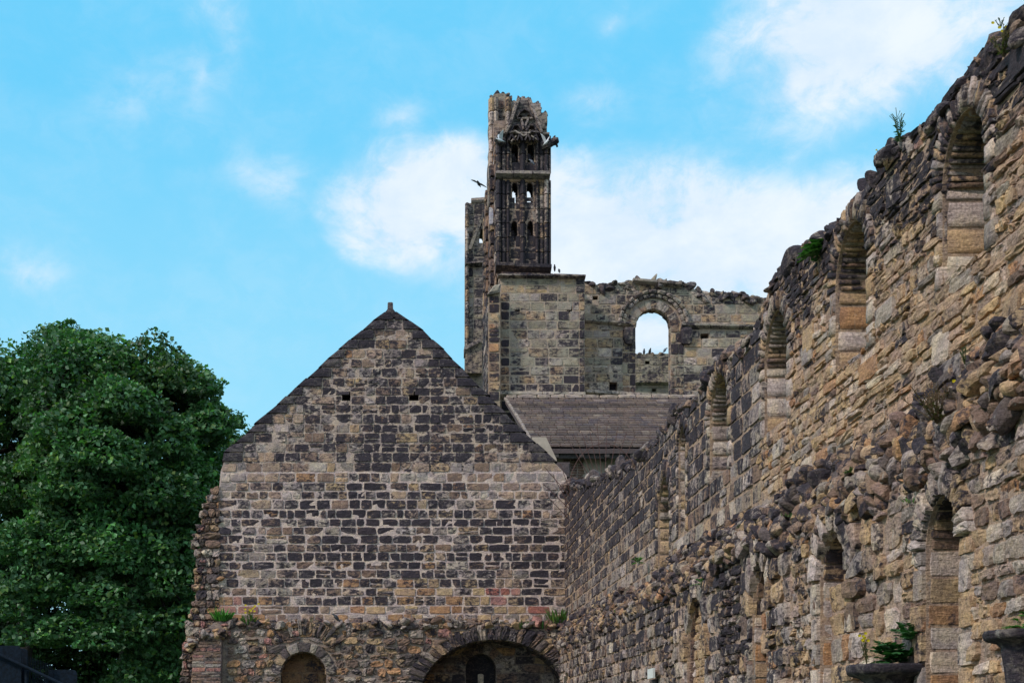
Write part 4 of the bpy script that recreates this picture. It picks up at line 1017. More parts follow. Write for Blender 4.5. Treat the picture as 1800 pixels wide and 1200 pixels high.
for i in range(60):
    s_ = random.uniform(.1, .2); fb_.rock((Tf(random.uniform(1080, 1210), 0)[0], 76 + random.uniform(0, .8), Tf(0, 622)[1]), (s_ * 1.4, s_, s_ * .6), pick([(OLI, 2), (GREY, 1)]), .45, 'l')
fb_.build('ashlar_face', M_CHU, fw)

# ================================================================== SLATE ROOFED BUILDING
rbd = thing('roofed_building', (6.3, 49.0, -1.6), 'low building with stone slate lean-to roof and cream wall between the gable and church', 'building')
YE = 47.5; YR = 56.0
def roofpt(x_px, f):    # f 0 at eaves, 1 at the top edge; x given along the eaves
    y = YE + (YR - YE) * f; z = (VY - 786) * YE / FPX * (1 - f) + (VY - 700) * YR / FPX * f
    return y, z
rs = SB()
nrow = 21
def rxl(f): return (940 + (888 - 940) * f - VX) / FPX * (YE + (YR - YE) * f)
nrm = Vector((0, -( (VY - 700) * YR / FPX - (VY - 786) * YE / FPX), (YR - YE))).normalized()
XE = 12.5
V = []
for f in (0, 1):
    y, z = roofpt(0, f); V += [(rxl(f), y, z - .06), (XE, y, z - .06)]
for f in (0, 1):
    y, z = roofpt(0, f); V += [(rxl(f), y, z - .2), (XE, y, z - .2)]
rs.raw(V, [[0, 1, 3, 2], [4, 6, 7, 5], [0, 4, 5, 1], [0, 2, 6, 4]], DRK, .8)
for j in range(nrow):
    f0, f1 = j / nrow, (j + 1) / nrow + .006
    y0, z0_ = roofpt(0, f0); y1, z1_ = roofpt(0, f1); u = rxl(f0) - random.uniform(0, .05); rowk = random.uniform(.72, 1.3)
    while u < XE:
        wd = random.uniform(.22, .5); s_ = .05 + random.gauss(0, .06); k = random.uniform(.0, .02)
        rs.q((u + .006, y0, z0_ + .05 + k), (u + wd - .006, y0, z0_ + .05 + k), (u + wd - .006, y1, z1_), (u + .006, y1, z1_), tuple(nrm), .035, .001, .0, tuple(rowk * q_ for q_ in pick([((.105, .088, .08), 4), ((.13, .108, .095), 3), ((.085, .075, .078), 2), ((.17, .15, .13), .6)])), s_, 'l')
        u += wd
rs.build('roof', M_SLATE, rbd)
vg = SB()
y1, z1_ = roofpt(0, 1.0)
x0 = (VX - VX); 
for i in range(14):
    f0, f1 = i / 14, (i + .96) / 14; a, b = roofpt(0, f0), roofpt(0, f1)
    vg.q((rxl(f0) - .06, a[0], a[1] + .03), (rxl(f0) + .04, a[0], a[1] + .03), (rxl(f1) + .04, b[0], b[1] + .03), (rxl(f1) - .06, b[0], b[1] + .03), tuple(nrm), .04, .006, .05, (.27, .25, .225), .2, 'm')
u = (890 - VX) * YR / FPX
while u < XE: wd = random.uniform(.4, .8); vg.q((u, y1 - .25, z1_ + .02), (u + wd - .01, y1 - .25, z1_ + .02), (u + wd - .01, y1 + .1, z1_ + .12), (u, y1 + .1, z1_ + .12), tuple(nrm), .05, .01, .05, (.40, .36, .31), .12, 'm'); u += wd
vg.build('mortar_flashing', M_SLATE, rbd)
def box(sb, x0, x1, y0, y1, z0, z1, col=(.3, .3, .3), soot=0.0):
    V = [(x, y, z) for z in (z0, z1) for y in (y0, y1) for x in (x0, x1)]
    sb.raw(V, [[0, 2, 3, 1], [4, 5, 7, 6], [0, 1, 5, 4], [2, 6, 7, 3], [0, 4, 6, 2], [1, 3, 7, 5]], col, soot)
ze = (VY - 786) * YE / FPX
rw_ = SB(); box(rw_, 4.6, XE, YE + .75, YE + 1.1, -1.6, ze + .35); rw_.build('rendered_wall', M_RENDER, rbd)
bw = SB(); xb0, xb1 = (990 - VX) * (YE + .7) / FPX, (1027 - VX) * (YE + .7) / FPX
for (va, vb) in courses(ze - 2.2, ze - .12, .085, .05):
    lay(bw, Frame('front', YE + .72), va, vb, [(xb0, xb0, xb1 + random.uniform(-.08, .08), xb1)], .24, .1, .016, lambda u, v: (srgb_var((.24, .16, .125)), .28, .012, .003, .03), res='l')
box(bw, xb0, xb1 - .1, YE + .725, YE + .748, -1.6, ze - .1, (.42, .38, .32), 0); bw.build('brick_patch', M_RUB, rbd)
ev = SB()
box(ev, rxl(0) - .02, XE, YE + .1, YE + .26, ze - .34, ze - .15); 
for i in range(9): box(ev, 5.2 + i * .85, 5.36 + i * .85, YE + .02, YE + .74, ze - .32, ze - .10)
ev.build('eaves_timber', M_WOOD, rbd)
cb = SB(); gx = (985 - VX) * 46 / FPX   # small stone upstand and flashing in the valley
cb.q(*[((x - VX) * 44.5 / FPX, 44.5, (VY - y) * 44.5 / FPX) for x, y in ((972, 840), (1001, 840), (1001, 812), (972, 812))], (0, -1, 0), .08, .006, .03, (.11, .105, .11), .6, 'm')
box(cb, (965 - VX) * 44.6 / FPX, (1001 - VX) * 44.6 / FPX, 44.5, 45.6, 2, (VY - 813) * 44.6 / FPX, (.11, .105, .11), .7)
cb.build('parapet_block', M_SLATE, rbd)
cm = SB(); cm.raw([((x - VX) * 46 / FPX, 46, (VY - y) * 46 / FPX) for x, y in ((935, 768), (960, 768), (978, 806), (985, 840), (935, 840))] + [((x - VX) * 46 / FPX, 46.4, (VY - y) * 46 / FPX) for x, y in ((935, 768), (960, 768), (978, 806), (985, 840), (935, 840))],
    [[0, 1, 2, 3, 4], [9, 8, 7, 6, 5], [0, 1, 6, 5], [1, 2, 7, 6], [2, 3, 8, 7], [3, 4, 9, 8]], (.45, .40, .33), .0); cm.build('render_gable', M_RENDER, rbd)

# ================================================================== IRON SPIKED GUARD
def tube_np(V, Fc, p, q, r0, r1=None, n=6):
    p, q = Vector(p), Vector(q); d = (q - p).normalized(); a = d.orthogonal().normalized(); b = d.cross(a); k = len(V); r1 = r0 if r1 is None else r1
    for (c, r) in ((p, r0), (q, r1)):
        for i in range(n):
            t = 2 * math.pi * i / n; V.append(tuple(c + a * r * math.cos(t) + b * r * math.sin(t)))
    Fc += [[k + i, k + (i + 1) % n, k + n + (i + 1) % n, k + n + i] for i in range(n)] + [list(range(k, k + n))[::-1], list(range(k + n, k + 2 * n))]
def rawobj(name, V, Fc, mat, parent=None, smooth=False, col=None):
    off = parent.location if parent else Vector((0, 0, 0))
    me = bpy.data.meshes.new(name); me.from_pydata([tuple(Vector(v) - off) for v in V], [], Fc); me.materials.append(mat)
    if col is not None:
        ca = me.color_attributes.new('col', 'FLOAT_COLOR', 'POINT'); ca.data.foreach_set('color', np.array(col, np.float32).ravel())
    me.polygons.foreach_set('use_smooth', [smooth] * len(Fc)); me.update()
    o = bpy.data.objects.new(name, me); C.objects.link(o)
    if parent: o.parent = parent
    return o
YK = 41.2
def K(x, y, Y=YK): return ((x - VX) * Y / FPX, Y, (VY - y) * Y / FPX)
gd = thing('spiked_guard', K(1062, 850), 'thin rusty iron guard of spikes fanned in an arc on the wall corner', 'iron guard')
cx, cy = 1062, 895
arcp = [K(cx + 62 * math.cos(t), cy - 30 - 62 * math.sin(t) * 1.38) for t in np.linspace(R(8), R(172), 20)]
V, Fc = [], []
for p, q in zip(arcp, arcp[1:]): tube_np(V, Fc, p, q, .010)
rawobj('arc_bar', V, Fc, M_IRON, gd)
for i, dg in enumerate((58, 66, 73, 80, 88, 95, 101, 107, 113, 119)):
    t = R(dg); r1 = 145 + (i * 37 % 17) - 6; V, Fc = [], []
    tube_np(V, Fc, K(cx + 40 * math.cos(t) * .9, cy - 25 - 20 * math.sin(t)), K(cx + r1 * math.cos(t) * .95, cy - r1 * math.sin(t)), .010, .007)
    rawobj('spike', V, Fc, M_IRON, gd)
gd2 = thing('spiked_guard', K(1000, 900), 'thin rusty iron spikes slanting left across the gable corner below the arc', 'iron guard')
for i, (x0, y0, x1, y1) in enumerate(((1004, 874, 958, 822), (1000, 893, 955, 850), (1010, 905, 972, 835), (1003, 915, 962, 872), (1008, 880, 985, 815))):
    V, Fc = [], []; tube_np(V, Fc, K(x0, y0), K(x1, y1), .012, .008); rawobj('spike', V, Fc, M_IRON, gd2)

# small pale plate on the lower wall
Yp, Zp = Wp(1158, 1183, XL)
pt_ = SB(); box(pt_, XL - .16, XL - .12, Yp - .28, Yp + .28, Zp - .09, Zp + .09, (.6, .6, .58), 0)
o = pt_.build('wall_plate', M_PLATE); tag(o, 'small pale rectangular plate fixed low on the dark range wall', 'plate')

# ================================================================== TREES
def leaf_cloud(name, centers, radii, counts, size, cols, mat, parent, flat=.75, droop=.5, shell=.68, seed=1):
    """kite shaped folded leaves scattered through flattened boughs"""
    g = np.random.default_rng(seed); PP, CC, SZ = [], [], []
    for c, r, n, cl in zip(centers, radii, counts, cols):
        d = g.normal(0, 1, (n, 3)); d /= np.linalg.norm(d, axis=1)[:, None]
        d[:, 2] = np.where(d[:, 2] < -.75, -d[:, 2] * .6, d[:, 2])
        rad = shell + (1 - shell) * g.random(n) ** .6
        lump = 1 + .22 * np.sin(d[:, 0] * 5 + c[0]) * np.sin(d[:, 1] * 5 + c[1]) + .12 * np.sin(d[:, 2] * 9 + c[2])
        P = np.array(c) + d * (rad * lump)[:, None] * np.array([r[0], r[1], r[2]])
        P[:, 2] -= (np.linalg.norm(d[:, :2], axis=1) ** 2) * r[2] * droop
        PP.append(P); pal = np.where(g.random((n, 1)) < .14, 2.2, 1.0); yl = np.where(g.random((n, 1)) < .10, 1.0, 0.0) * np.array([[.9, .35, -.2]]) + 1; CC.append(np.array(cl)[None] * pal * yl * (1 + g.normal(0, .16, (n, 1))) * (1 + g.normal(0, .05, (n, 3)))); SZ.append(size * g.uniform(.6, 1.35, n))
    P = np.concatenate(PP); Cc = np.clip(np.concatenate(CC), .003, 1); S = np.concatenate(SZ); N = len(P)
    ax = g.normal(0, 1, (N, 3)); ax[:, 2] = ax[:, 2] * .5 - .55; ax /= np.linalg.norm(ax, axis=1)[:, None]
    nn = g.normal(0, .65, (N, 3)); nn[:, 2] += 1.0; nn[:, 1] -= .25
    sd_ = np.cross(nn, ax); sd_ /= np.linalg.norm(sd_, axis=1)[:, None] + 1e-9; up_ = np.cross(ax, sd_)
    S = S[:, None]
    v0 = P - ax * S * .5; v1 = P + sd_ * S * .42 + up_ * S * .12 ; v2 = P + ax * S * .62; v3 = P - sd_ * S * .42 + up_ * S * .12; vm = P - up_ * S * .03
    V = np.stack([v0, v1, v2, v3, vm], 1).reshape(-1, 3) - np.array(parent.location[:])
    b = (np.arange(N) * 5)[:, None]
    F = np.concatenate([np.hstack([b, b + 1, b + 4]), np.hstack([b + 1, b + 2, b + 4]), np.hstack([b + 2, b + 3, b + 4]), np.hstack([b + 3, b, b + 4])])
    me = bpy.data.meshes.new(name); me.vertices.add(len(V)); me.vertices.foreach_set('co', V.astype(np.float32).ravel())
    me.loops.add(F.size); me.loops.foreach_set('vertex_index', F.astype(np.int32).ravel()); me.polygons.add(len(F))
    me.polygons.foreach_set('loop_start', np.arange(0, F.size, 3, dtype=np.int32)); me.polygons.foreach_set('loop_total', np.full(len(F), 3, dtype=np.int32))
    me.update(calc_edges=True); me.validate()
    ca = me.color_attributes.new('col', 'FLOAT_COLOR', 'POINT')
    c4 = np.concatenate([np.repeat(Cc, 5, axis=0), np.ones((N * 5, 1))], 1); ca.data.foreach_set('color', c4.astype(np.float32).ravel())
    me.materials.append(mat); o = bpy.data.objects.new(name, me); C.objects.link(o); o.parent = parent
    return o
def limb(V, Fc, p, q, r0, r1, n=9, seg=6, wob=.12):
    p, q = Vector(p), Vector(q); prev = p
    L = (q - p).length
    for i in range(seg):
        f = (i + 1) / seg; c = p.lerp(q, f) + Vector((mnoise.noise((f * 3, p.x, q.z)), mnoise.noise((f * 3, p.y + 9, q.x)), 0)) * wob * L * math.sin(math.pi * min(f, .98))
        tube_np(V, Fc, prev, c, r0 + (r1 - r0) * (i / seg), r0 + (r1 - r0) * f, n); prev = c
def tree(name, base, cz, rad, nb, nl, lsize, col, label, cat, seed, lumpr=(.75, 1.5), group=None, extra=()):
    g = random.Random(seed); t = thing(name, base, label, cat, group)
    C0 = Vector((base[0], base[1], cz)); cs, rs_, ns, cl = [], [], [], []
    for i in range(nb):
        z = 1 - 2 * (i + .5) / nb; z = z * .92 + .05; ph = i * 2.39996 + g.uniform(-.3, .3); k = math.sqrt(max(0, 1 - z * z)); m = g.uniform(.72, 1.0)
        c = C0 + Vector((math.cos(ph) * k * rad[0] * m, math.sin(ph) * k * rad[1] * m, z * rad[2] * m)); s = g.uniform(*lumpr)
        cs.append(c[:]); rs_.append((s * g.uniform(.95, 1.25), s * g.uniform(.95, 1.25), s * g.uniform(.68, .95))); ns.append(int(nl * s * s)); b = g.uniform(.55, 1.5)
        cl.append((col[0] * b * g.uniform(.9, 1.15), col[1] * b, col[2] * b * g.uniform(.85, 1.1)))
    for i in range(nb // 6):
        z = g.uniform(-.8, .7); ph = g.uniform(0, 6.28); k = math.sqrt(1 - z * z) * g.uniform(.3, .65)
        c = C0 + Vector((math.cos(ph) * k * rad[0], math.sin(ph) * k * rad[1], z * rad[2] * .8)); s = g.uniform(*lumpr) * 1.1
        cs.append(c[:]); rs_.append((s * 1.2, s * 1.2, s * .8)); ns.append(int(nl * s * s * .6)); cl.append(tuple(x * .8 for x in col))  # inner boughs coloured darker, shade between clumps put into the leaves
    for (x, y, Yd, s) in extra:
        cs.append(((x - VX) * Yd / FPX, Yd, (VY - y) * Yd / FPX)); rs_.append((s * 1.2, s * 1.2, s * .62)); ns.append(int(nl * s * s * 1.1)); b = g.uniform(.95, 1.3); cl.append(tuple(v * b for v in col))
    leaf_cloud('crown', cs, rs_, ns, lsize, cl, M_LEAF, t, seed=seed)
    V, Fc = [], []
    top = C0 + Vector((0, 0, rad[2] * .45)); r0 = .07 * rad[0] + .08
    limb(V, Fc, base, (C0.x + .2, C0.y, cz - rad[2] * .35), r0, r0 * .7, 12, 6, .05); limb(V, Fc, (C0.x + .2, C0.y, cz - rad[2] * .35), top, r0 * .68, .07, 10, 6, .06)
    for i, c in enumerate(cs):
        if i % 2 == 0:
            s_ = C0 + Vector((0, 0, -rad[2] * .35 + rad[2] * .7 * g.random())); limb(V, Fc, s_, c, .11, .025, 6, 5, .1)
    rawobj('trunk', V, Fc, M_BARK, t, True)
    return t
def TX(x, Y): return (x - VX) * Y / FPX
def TZ(y, Y): return (VY - y) * Y / FPX
GRN = (.050, .118, .046)
tree('broadleaf_tree', (TX(217, 50), 50, -1.6), TZ(828, 50), (3.55, 3.7, 4.25), 42, 1300, .165, GRN, 'large rounded dark green broadleaf tree beside the left edge of the gable wall', 'tree', 11,
     extra=((150, 612, 50.5, 1.1), (190, 625, 49.5, 1.0), (330, 665, 49.5, 1.0), (378, 730, 49, .75), (110, 960, 46.8, 1.15), (170, 960, 46.5, 1.0), (90, 920, 47, .9), (230, 980, 47, 1.0), (300, 960, 47.5, 1.0), (130, 745, 46.6, 1.2), (210, 700, 46.6, 1.1), (170, 790, 46.2, 1.3), (120, 850, 46.4, 1.0), (290, 860, 47, 1.1), (360, 740, 48.5, .9), (180, 1040, 46.4, .9), (120, 1100, 46.4, .9), (250, 1095, 46.6, .9), (60, 1110, 46.6, .8), (330, 1080, 47, .8), (180, 1120, 46, .7), (60, 1010, 46.4, 1.0), (20, 950, 46.6, 1.0), (10, 1060, 46.6, 1.0), (100, 1030, 46.8, 1.0), (300, 1020, 47, 1.0), (240, 1180, 47, .9), (310, 1170, 47.5, .9), (280, 1130, 47.5, 1.0), (200, 1080, 47, 1.0)))
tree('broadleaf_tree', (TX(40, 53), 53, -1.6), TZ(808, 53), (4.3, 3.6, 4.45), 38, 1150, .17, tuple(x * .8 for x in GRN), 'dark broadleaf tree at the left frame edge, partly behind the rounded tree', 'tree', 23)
tree('broadleaf_tree', (TX(345, 56), 56, -1.6), TZ(960, 56), (3.6, 3, 5.2), 36, 1000, .16, tuple(x * .7 for x in GRN), 'shaded broadleaf tree low behind the wall, right of the rounded tree', 'tree', 31)  # leaf green darkened, shade put into the colour
tree('broadleaf_tree', (TX(150, 60), 60, -1.6), TZ(1130, 60), (6.0, 2.5, 4.6), 54, 1000, .17, tuple(x * .55 for x in GRN), 'low dark understorey tree filling the gloom beneath the rounded tree', 'tree', 37)  # gloom put into the leaf colour by a much darker green

tree('broadleaf_tree', (TX(-90, 58), 58, -1.6), TZ(1080, 58), (4.2, 2.5, 4.6), 34, 900, .17, tuple(x * .55 for x in GRN), 'dark low tree behind the fence at the far left edge', 'tree', 41)  # tree added to close a sky gap, gloom put into its leaf green
# ================================================================== FENCE bottom left
YFc = 30.0
def Q_(x, y, Y=YFc): return ((x - VX) * Y / FPX, Y, (VY - y) * Y / FPX)
fn = thing('metal_fence', Q_(60, 1240)[:2] + (-1.6,), 'dark blue black fence with round cornered boards and a sloping picket rail', 'fence')
def roundboard(x0, x1, yt, Y, r=9):
    pts = [Q_(x0, 1500, Y), Q_(x1, 1500, Y)] + [Q_(x1 - r + r * math.cos(t), yt + r - r * math.sin(t), Y) for t in np.linspace(0, math.pi / 2, 6)] + [Q_(x0, yt, Y)]
    pts = [(p[0], p[1], max(p[2], -1.6)) for p in pts]; n = len(pts)
    rawobj('board', pts + [(p[0], p[1] + .05, p[2]) for p in pts], [list(range(n)), list(range(2 * n - 1, n - 1, -1))] + [[i, (i + 1) % n, (i + 1) % n + n, i + n] for i in range(n)], M_FENCE, fn)
roundboard(-60, 37, 1134, 30.0); roundboard(20, 48, 1139, 30.3, 7); roundboard(86, 135, 1176, 30.2)
for i in range(16):
    x = 48 + i * 2.9; yt = 1151 + i * 1.15; V, Fc = [], []
    tube_np(V, Fc, Q_(x, 1215, 30.12), Q_(x, yt, 30.12), .011, .006, 5); rawobj('picket', V, Fc, M_FENCE, fn)
V, Fc = [], []; tube_np(V, Fc, Q_(-60, 1122, 29.9), Q_(120, 1207, 29.9), .035, .035, 8); rawobj('rail', V, Fc, M_FENCE, fn)
for x in (3, 47, 82): V, Fc = [], []; b = Q_(x, 1160 + x * .35, 30.06); tube_np(V, Fc, (b[0], b[1], -1.6), b, .045, .045, 10); rawobj('post', V, Fc, M_FENCE, fn)

# ================================================================== PLANTS
def herb(name, base, label, cat, kind, h, n, seed, group=None, col=(.05, .12, .025), lean=(0, 0, 0), spread=.5, flowers=0):
    g = random.Random(seed); t = thing(name, base, label, cat, group); V, Fc, Cc = [], [], []
    def leaf(p, d, L, w, c, bend=.3):
        d = Vector(d).normalized(); s = d.cross(Vector((g.uniform(-.4, .4), g.uniform(-.4, .4), 1)))
        s = s.normalized() if s.length > .05 else Vector((1, 0, 0)); k = len(V); p = Vector(p)
        for i, (f, ww_) in enumerate(((0, .15), (.35, 1), (.7, .8), (1, .05))):
            c_ = p + d * L * f + Vector((0, 0, -bend * L * f * f)); V.append(tuple(c_ - s * w * ww_)); V.append(tuple(c_ + s * w * ww_)); b = g.uniform(.85, 1.15)
            Cc.extend([(c[0] * b, c[1] * b, c[2] * b, 1)] * 2)
        for i in range(3): Fc.append([k + 2 * i, k + 2 * i + 1, k + 2 * i + 3, k + 2 * i + 2])
    if kind == 'grass':
        for i in range(n):
            a = g.uniform(0, 6.28); r = g.random() ** .6 * spread; b = Vector(base) + Vector((math.cos(a) * r * .9, math.sin(a) * r * .4, -.02))
            c = tuple(x * g.uniform(.7, 1.4) for x in col); leaf(b, (math.cos(a) * .5 + g.uniform(-.3, .3), math.sin(a) * .5, 1.2), h * g.uniform(.5, 1.1), h * .035 + .003, c, g.uniform(.1, .6))
    if kind in ('fern', 'bush'):
        for i in range(n):
            a = g.uniform(0, 6.28); el_ = g.uniform(-.1, 1.3) if kind == 'bush' else g.uniform(-.2, 1.0)
            d = Vector((math.cos(a) * math.cos(el_) + lean[0], math.sin(a) * math.cos(el_) + lean[1], math.sin(el_) + lean[2])).normalized(); L = h * g.uniform(.6, 1.1); m = 9
            for j in range(m):
                f = (j + 1) / m; p = Vector(base) + d * L * f + Vector((0, 0, -.35 * L * f * f)); wl = L * .30 * math.sin(math.pi * (f * .85 + .12))
                for s in (-1, 1):
                    sd2 = d.cross(Vector((0, 0, 1))); sd2 = sd2.normalized() if sd2.length > .05 else Vector((1, 0, 0)); b = g.uniform(.7, 1.35)
                    leaf(p, sd2 * s + d * .6 + Vector((0, 0, g.uniform(-.2, .3))), wl, wl * .28, tuple(x * b for x in col), .2)
    if kind == 'weed':
        for i in range(n):
            a = g.uniform(0, 6.28); tip = Vector(base) + Vector((math.cos(a) * spread * g.random() + lean[0] * h, math.sin(a) * spread * g.random() * .6 + lean[1] * h, h * g.uniform(.6, 1.0) + lean[2] * h)); p0 = Vector(base); Lr = (tip - p0).length
            k = len(V); tube_np(V, Fc, p0, tip, max(.004, h * .008), .003, 4); Cc.extend([(col[0] * .8 + .02, col[1] * .7, col[2] * .7, 1)] * (len(V) - k))
            for j in range(9):
                f = g.uniform(.1, .95); p = p0.lerp(tip, f); d = (g.uniform(-1, 1), g.uniform(-1, 1), g.uniform(-.1, .9)); b = g.uniform(.7, 1.3)
                leaf(p, d, h * .16 * (1.15 - f * .7), h * .032 * (1.1 - f * .5), tuple(x * b for x in col), .3)
            for j in range(3):
                f = g.uniform(.5, .9); p = p0.lerp(tip, f); q = p + Vector((g.uniform(-1, 1), g.uniform(-.4, .4), g.uniform(.5, 1.2))) * h * .16
                k = len(V); tube_np(V, Fc, p, q, .003, .002, 4); Cc.extend([(col[0], col[1] * .8, col[2], 1)] * (len(V) - k))
                k = len(V); tube_np(V, Fc, q, q + Vector((0, 0, h * .02)), h * .014, h * .010, 5); Cc.extend([(col[0] * 1.6, col[1] * 1.1, col[2], 1)] * (len(V) - k))
    rawobj('foliage', V, Fc, M_HERB, t, False, Cc)
    if flowers:
        V, Fc, Cc = [], [], []
        for i in range(flowers):
            p = Vector(base) + Vector((g.uniform(-1, 1) * spread + lean[0] * h, g.uniform(-1, 1) * spread * .5 + lean[1] * h, h * g.uniform(.7, 1.05) + lean[2] * h)); r = h * .035 + .005; k = len(V)
            V.append(tuple(p)); 
            for j in range(8): V.append(tuple(p + Vector((math.cos(j * .785) * r, -r * .2, math.sin(j * .785) * r * (1 if j % 2 else .8)))))
            rawobj('flower', V[k:], [[0, 1 + j, 1 + (j + 1) % 8] for j in range(8)], M_HERB, t, False, [(.62, .46, .02, 1)] * 9)
    return t
def onwall(x, y, a=XW, dx=-.06): Y, Z = Wp(x, y, a); return (a + dx, Y, Z)
# plants on the two capitals
herb('fern', (CAP1[0] + .10, CAP1[1], CAP1[2] + .02), 'lush dark green fern on the dark capital left of the lower arch', 'fern', 'fern', .42, 26, 5, col=(.03, .11, .03), lean=(-.1, 0, .35))
herb('fern', (CAP1[0] + .16, CAP1[1] - .1, CAP1[2] + .22), 'upper spray of fern climbing the wall above the capital fern', 'fern', 'fern', .30, 16, 6, col=(.035, .10, .035), lean=(0, 0, .5))
herb('fern', (CAP2[0] + .05, CAP2[1], CAP2[2] + .02), 'bright green leafy fern tuft on the capital at the right frame edge', 'fern', 'fern', .25, 24, 7, col=(.06, .18, .03), lean=(-.15, 0, .4))
herb('ragwort', (CAP1[0] - .22, CAP1[1] - .05, CAP1[2]), 'yellow flowered ragwort on the left end of the dark capital', 'plant', 'weed', .30, 5, 8, col=(.14, .15, .07), spread=.05, flowers=7, lean=(-.1, 0, 0))
# on the wall top
herb('wall_weed', onwall(1592, 250), 'tall thin seeding weed on the wall top beside the pink boulder', 'plant', 'weed', .36, 7, 9, col=(.05, .12, .05), spread=.10)
herb('wall_weed', onwall(1560, 285), 'small sparse weed on the wall top left of the tall weed', 'plant', 'weed', .14, 5, 10, col=(.07, .13, .04), spread=.06, flowers=2)
herb('wall_shrub', onwall(1445, 445), 'round bright green cushion plant on the wall top above the second window', 'plant', 'bush', .24, 60, 11, col=(.06, .15, .04))
herb('ragwort', onwall(1785, 100, dx=-.10), 'yellow flowered weeds on the wall top at the upper right corner', 'plant', 'weed', .26, 12, 12, col=(.13, .14, .06), spread=.14, flowers=9)
herb('wall_weed', onwall(1772, 50), 'tiny leafy sprig above the boulders at the upper right corner', 'plant', 'weed', .10, 4, 13, col=(.04, .12, .05), spread=.05)
herb('hanging_plant', (XW + .30, Wp(1700, 0)[0] + .1, Wp(1705, 262)[1]), 'dark green plant rooted inside the nearest upper window', 'plant', 'bush', .15, 18, 14, col=(.03, .08, .03), lean=(0, 0, -.3))
herb('dry_scrub', onwall(1660, 745, 4.7), 'straggly brownish scrub with one yellow flower on the broken vault', 'plant', 'weed', .36, 22, 15, col=(.12, .10, .05), spread=.34, flowers=2, lean=(-.1, 0, 0))
herb('wall_weed', onwall(1580, 300, dx=-.12), 'dry pale weed clump just under the wall top near the tall weed', 'plant', 'weed', .12, 12, 16, col=(.22, .19, .10), spread=.10)
herb('wall_weed', onwall(1708, 640, 4.85), 'thin green weed in a crack above the brown scrub', 'plant', 'weed', .16, 6, 17, col=(.07, .12, .04), spread=.05)
for (x, y, s, sd_, lb) in ((1125, 988, .22, 20, 'small green weed in the joints of the long dark wall'), (1240, 1025, .2, 21, 'green weed on the rubble in the middle of the lower long wall')):
    herb('wall_weed', onwall(x, y, XL, -.05), lb, 'plant', 'bush', s, 14, sd_, col=(.08, .20, .04))
for q_, (x, y, lb) in enumerate(((1310, 925, 'small weed on the rubble ledge below the third window'), (1390, 905, 'small weed on the dark boulders of the rubble ledge'), (1500, 830, 'small weed on the rubble ledge right of the dark boulders'), (1610, 880, 'small weed beside the hollow in the rubble left of the tall lower arch'), (1745, 720, 'small weed under the big boulders near the right edge'), (1090, 1075, 'small weed on the far stretch of the rubble ledge'), (1350, 965, 'small weed above the narrow lower niche'))):
    herb('wall_weed', onwall(x, y, XL, -.04), lb, 'plant', 'grass' if q_ % 2 else 'bush', .10, 22, 60 + q_, col=(.08, .14, .04), spread=.10)
def onledge(x, y=1094): return ((x - VX) * 42.2 / FPX, 42.2, (VY - y) * 42.2 / FPX)
for (x, y, h, n_, sp_, sd_, fl_, lb) in ((391, 1090, .50, 160, .28, 30, 0, 'dense bright green grass tuft at the left end of the gable ledge'), (437, 1098, .55, 50, .2, 31, 0, 'weedy grass with yellow flowers on the gable ledge, second from left'),
    (787, 1098, .25, 30, .15, 32, 0, 'tiny grass tuft on the middle of the gable ledge'), (920, 1104, .4, 60, .3, 33, 0, 'spreading grass clump above the big rough arch on its right half'),
    (958, 1104, .4, 50, .22, 34, 0, 'grass clump on the ledge just left of the wall corner'), (983, 1095, .6, 130, .32, 35, 0, 'tall rough grass filling the corner of the gable and the long wall'), (848, 1106, .2, 20, .15, 36, 0, 'little grass tuft on top of the big rough arch')):
    herb('grass_tuft', onledge(x, y), lb, 'grass', 'grass', h, n_, sd_, group='grass tufts on the gable ledge', col=(.09, .16, .04) if x > 400 else (.06, .2, .03), spread=sp_)
herb('ragwort', onledge(441, 1112), 'yellow flowered ragwort near the left end of the gable ledge', 'plant', 'weed', .85, 8, 40, col=(.10, .15, .05), spread=.22, flowers=12)
herb('dry_scrub', onledge(985, 1150), 'pale leafless scrub over the right haunch of the big rough arch', 'plant', 'weed', .6, 10, 41, col=(.2, .2, .18), spread=.25)

